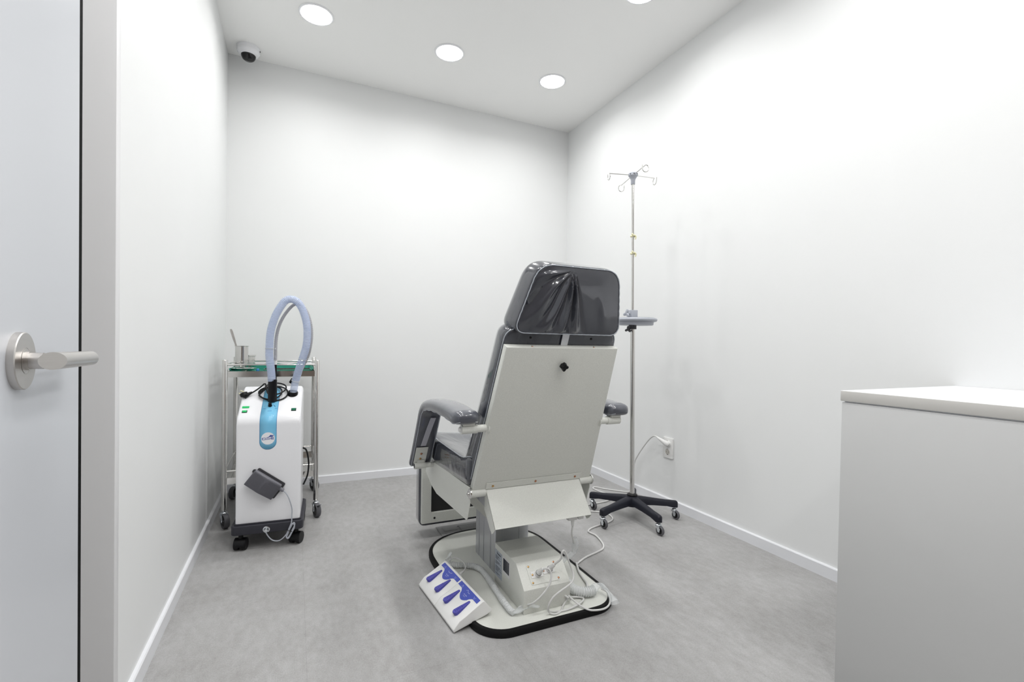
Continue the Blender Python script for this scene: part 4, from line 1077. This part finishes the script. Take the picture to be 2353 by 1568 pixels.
# main hose loop
hp_ = [(-.0005, .105, .752), (-.004, .103, .80), (-.0117, .10, .869), (-.0116, .10, .91), (-.0106, .10, .952), (-.006, .10, .995), (.0036, .10, 1.035), (.016, .10, 1.072), (.0346, .10, 1.1087), (.055, .10, 1.138), (.0777, .10, 1.147), (.104, .10, 1.138), (.1239, .10, 1.112), (.137, .10, 1.08), (.1479, .10, 1.0397), (.152, .10, 1.0), (.1515, .105, .955), (.146, .11, .912), (.134, .12, .868), (.121, .13, .825), (.108, .14, .780), (.097, .149, .735), (.089, .152, .680)]
P = spline(hp_, 40); out = [P[0]]; acc = 0
for a, c in zip(P, P[1:]):
    acc += (c-a).length
    if acc >= .0035: out.append(c); acc = 0
def rib(t, i): return .0168
hs = MB().tube(out, .0175, 22, rf=rib, cap=False).build('clear_hose', 'hose', dv_, sharp=180)
def helix(path, R_, pitch, seg):
    nrm = (path[1]-path[0]).orthogonal().normalized(); res = []; ph = 0
    for i in range(len(path)-1):
        t = (path[i+1]-path[i]); L = t.length; t = t.normalized(); nrm = (nrm-t*nrm.dot(t)).normalized(); bb = t.cross(nrm)
        m_ = max(1, int(round(seg*L/pitch)))
        for k in range(m_):
            a = ph+2*math.pi*(L*k/m_)/pitch; res.append(path[i].lerp(path[i+1], k/m_)+nrm*(R_*math.cos(a))+bb*(R_*math.sin(a)))
        ph += 2*math.pi*L/pitch
    return res
MB().tube(helix(out[:int(len(out)*.93)], .0172, .0058, 14), .0012, 5).build('hose_spiral', 'spiral', hs, sharp=180)
MB().torus((0, 0, 0), .0182, .0012, 24, 6, axis_m(out[int(len(out)*.925)], out[int(len(out)*.93)]-out[int(len(out)*.92)])).build('cable_tie', 'wrap', dv_)
for f_ in (.17, .80):
    i = int(len(out)*f_); d_ = (out[i+2]-out[i]).normalized(); tt = MB().torus((0, 0, 0), .0192, .001, 24, 6, axis_m(out[i], d_))
    tt.box(.0, .004, -.003, .003, -.002, .002, frame(out[i]+V(.024, -.006, 0), (1, 0, .2), (0, 1, 0))); tt.build('cable_tie', 'wrap', dv_)
# small grey hose behind
sp = [(.012, .125, .852), (.012, .128, .90), (.0135, .13, .95), (.021, .13, 1.0), (.036, .13, 1.045), (.058, .13, 1.085), (.085, .13, 1.118), (.112, .13, 1.128), (.138, .13, 1.108), (.157, .13, 1.068), (.168, .13, 1.02), (.171, .13, .97), (.166, .13, .92), (.156, .135, .875), (.138, .145, .83), (.117, .155, .79), (.098, .165, .765), (.085, .17, .752)]
P = spline(sp, 40); out = [P[0]]; acc = 0
for a, c in zip(P, P[1:]):
    acc += (c-a).length
    if acc >= .0013: out.append(c); acc = 0
MB().tube(out, .007, 16, rf=lambda t, i: .0072+(.0005 if i % 4 < 2 else -.0002), cap=False).build('grey_hose', 'hose2', dv_, sharp=180)
MB().cyl((.012, .127, .70), (.012, .127, .832), .0062, 20).build('handpiece', 'black', dv_)
MB().lathe([(.0068, .830), (.0075, .834), (.0062, .840), (.0075, .846), (.006, .852), (.0068, .860), (.005, .864)], 20, Matrix.Translation((.012, .127, 0))).build('hose_fitting', 'plastic', dv_)
MB().tube([V(.076, .176, .738), V(.087, .168, .757)], .0085, 16).build('hose_collar', 'black', dv_)
# coiled mains cable around the tube
def slopez(y): return .6045+(y-.025)*sd.z/sd.y
rnd = random.Random(7); pts = []
def cz(y, h): return slopez(min(y, .2))+h
for k, (cx_, cy_, rx, ry, h, a0, a1) in enumerate(((.004, .146, .062, .046, .008, 170, -180), (-.010, .142, .050, .042, .016, 180, -170), (.012, .150, .046, .038, .030, 190, -150))):
    N = 26
    for i in range(N):
        a = D2R(a0+(a1-a0)*i/N); x = cx_+rx*math.cos(a); y = cy_+ry*math.sin(a); pts.append((x, y, cz(y, h+.002*math.sin(a*2+k))))
tail = [(-.035, .165, .735), (-.052, .155, .722), (-.072, .148, .706), (-.090, .142, .694), (-.100, .139, .690)]
MB().tube(spline(pts+tail, 3), .0034, 10).build('mains_cable', 'black', dv_)
b = MB().tube(spline([(-.088, .144, .697), (-.100, .139, .691), (-.112, .133, .683), (-.120, .128, .679)], 6), .006, 16, rf=lambda t, i: .0045+.0085*t)
pgd = b.build('mains_plug', 'black', dv_)
b = MB().lathe([(.013, 0), (.0175, .004), (.0175, .016), (.013, .018)], 28, axis_m((-.117, .128, .680), (-.35, .25, .75))); b.build('plug_head', 'black', pgd)
pd_ = V(-.55, .35, .65).normalized()
for s_ in (-1, 1):
    p0 = V(-.124, .130, .694)+V(.002, .006, .006)*s_; MB().cyl(p0, p0+V(-.80, .1, .35).normalized()*.017, .0022, 10).build('plug_pin', 'latex', pgd)
# grey foot pedal hung on the front
fu = (.80, -.60); fvv = (.60, .80)
PF = Matrix(((fu[0], fvv[0], 0, -.0165), (0, 0, -1, -.001), (fu[1], fvv[1], 0, .2955), (0, 0, 0, 1)))
hgd = thing('hand_pedal', 'grey ribbed foot pedal hung slanting on the front of the white unit', 'foot pedal', (0, 0, 0)); hgd.name = 'hanging_foot_pedal'
Dw = Matrix.Translation((-.104, 2.425, 0)) @ Matrix.Rotation(D2R(-3.5), 4, 'Z')
hgd.matrix_world = Dw @ PF
MB().prism(rrect(.138, .082, .006, 4, .008, .004), 'z', .0005, .005).prism(rrect(.018, .018, .0085, 6, -.066, .022), 'z', .0005, .005).build('pedal_plate', 'greydk', hgd)
b = MB(); prf = [(-.034, .006), (.036, .006), (.034, .020), (-.034, .034)]
b.prism([(-.066, .030), (-.002, .040), (.066, .026), (.066, .006), (-.066, .006)], 'y', -.033, .036); b.bevel(.004, 3, 20); b.build('pedal_side', 'pedalside', hgd)
b = MB(); b.prism([(-.069, .0325), (-.001, .043), (.068, .0295), (.067, .0245), (-.001, .037), (-.068, .027)], 'y', -.040, .031); b.bevel(.002, 2, 30)
tp_ = b.build('pedal_top', 'pedalgrey', hgd)
b = MB()
for i in range(27):
    for j in range(14):
        x = -.063+i*.0048+(j % 2)*.0024; y = -.036+j*.0048
        if abs(x+.001) < .008: continue
        h = (.0325+(x+.069)*(.0105/.068)) if x < 0 else (.043-(x+.001)*(.0135/.069))
        b.box(x-.0014, x+.0014, y-.0013, y+.0013, h-.0012, h+.0009)
b.build('tread_pattern', 'pedalgrey', tp_)
text_mesh('moulded_text', 'oouueo', .014, Matrix.Translation((.001, -.004, .0425)) @ Matrix.Rotation(math.pi/2, 4, 'Z'), 'pedalgrey', tp_, extr=.0008)
MB().cyl((.062, .017, .014), (.084, .017, .014), .0085, 20).cyl((.083, .017, .014), (.088, .017, .014), .0065, 20).build('cable_gland', 'pedalside', hgd)
inv = PF.inverted()
cp = [(.0615, -.016, .2585), (.072, -.018, .248), (.082, -.020, .232), (.092, -.020, .205), (.100, -.018, .170), (.1000, -.018, .138), (.099, -.024, .110), (.093, -.027, .092), (.084, -.028, .070), (.078, -.030, .050), (.082, -.030, .040), (.092, -.030, .050), (.103, -.030, .075), (.113, -.030, .098), (.110, -.029, .108), (.100, -.028, .100), (.088, -.027, .068), (.080, -.030, .045), (.088, -.032, .040), (.100, -.032, .062), (.112, -.030, .088), (.106, -.030, .104), (.094, -.028, .084), (.080, -.028, .060), (.062, -.028, .040), (.044, -.028, .032), (.022, -.028, .038), (.006, -.030, .056), (-.004, -.036, .078), (-.006, -.034, .085)]
b = MB().tube(spline(cp, 6), .0026, 10); b.bm.transform(inv); b.build('cord', 'grey', hgd)
b = MB().torus((0, 0, 0), .010, .0012, 20, 6, Matrix.Translation((.094, -.030, .073)) @ Matrix.Rotation(.4, 4, 'Y') @ Matrix.Diagonal((1.3, .5, 1, 1))); b.bm.transform(inv); b.build('cable_tie', 'black', hgd)
b = MB().lathe([(.0145, 0), (.0145, .003), (.012, .004), (.010, .004), (.0095, .010), (.008, .012), (.0075, .018), (.001, .019)], 28, axis_m((-.0045, -.020, .0885), (0, -1, 0))); b.build('pedal_jack', 'chrome', dv_)
# black cable at the rear right of the unit
MB().tube(spline([(.134, .22, .40), (.148, .235, .385), (.158, .24, .34), (.160, .245, .30), (.154, .245, .25), (.136, .245, .205)], 8), .0042, 10).build('side_cable', 'black', dv_)

# ---- skirting of the joints: nothing else; finish
for o in list(bpy.data.objects):
    if o.type == 'MESH' and o.parent is None and 'label' not in o and 'kind' not in o:
        print('UNTAGGED', o.name)
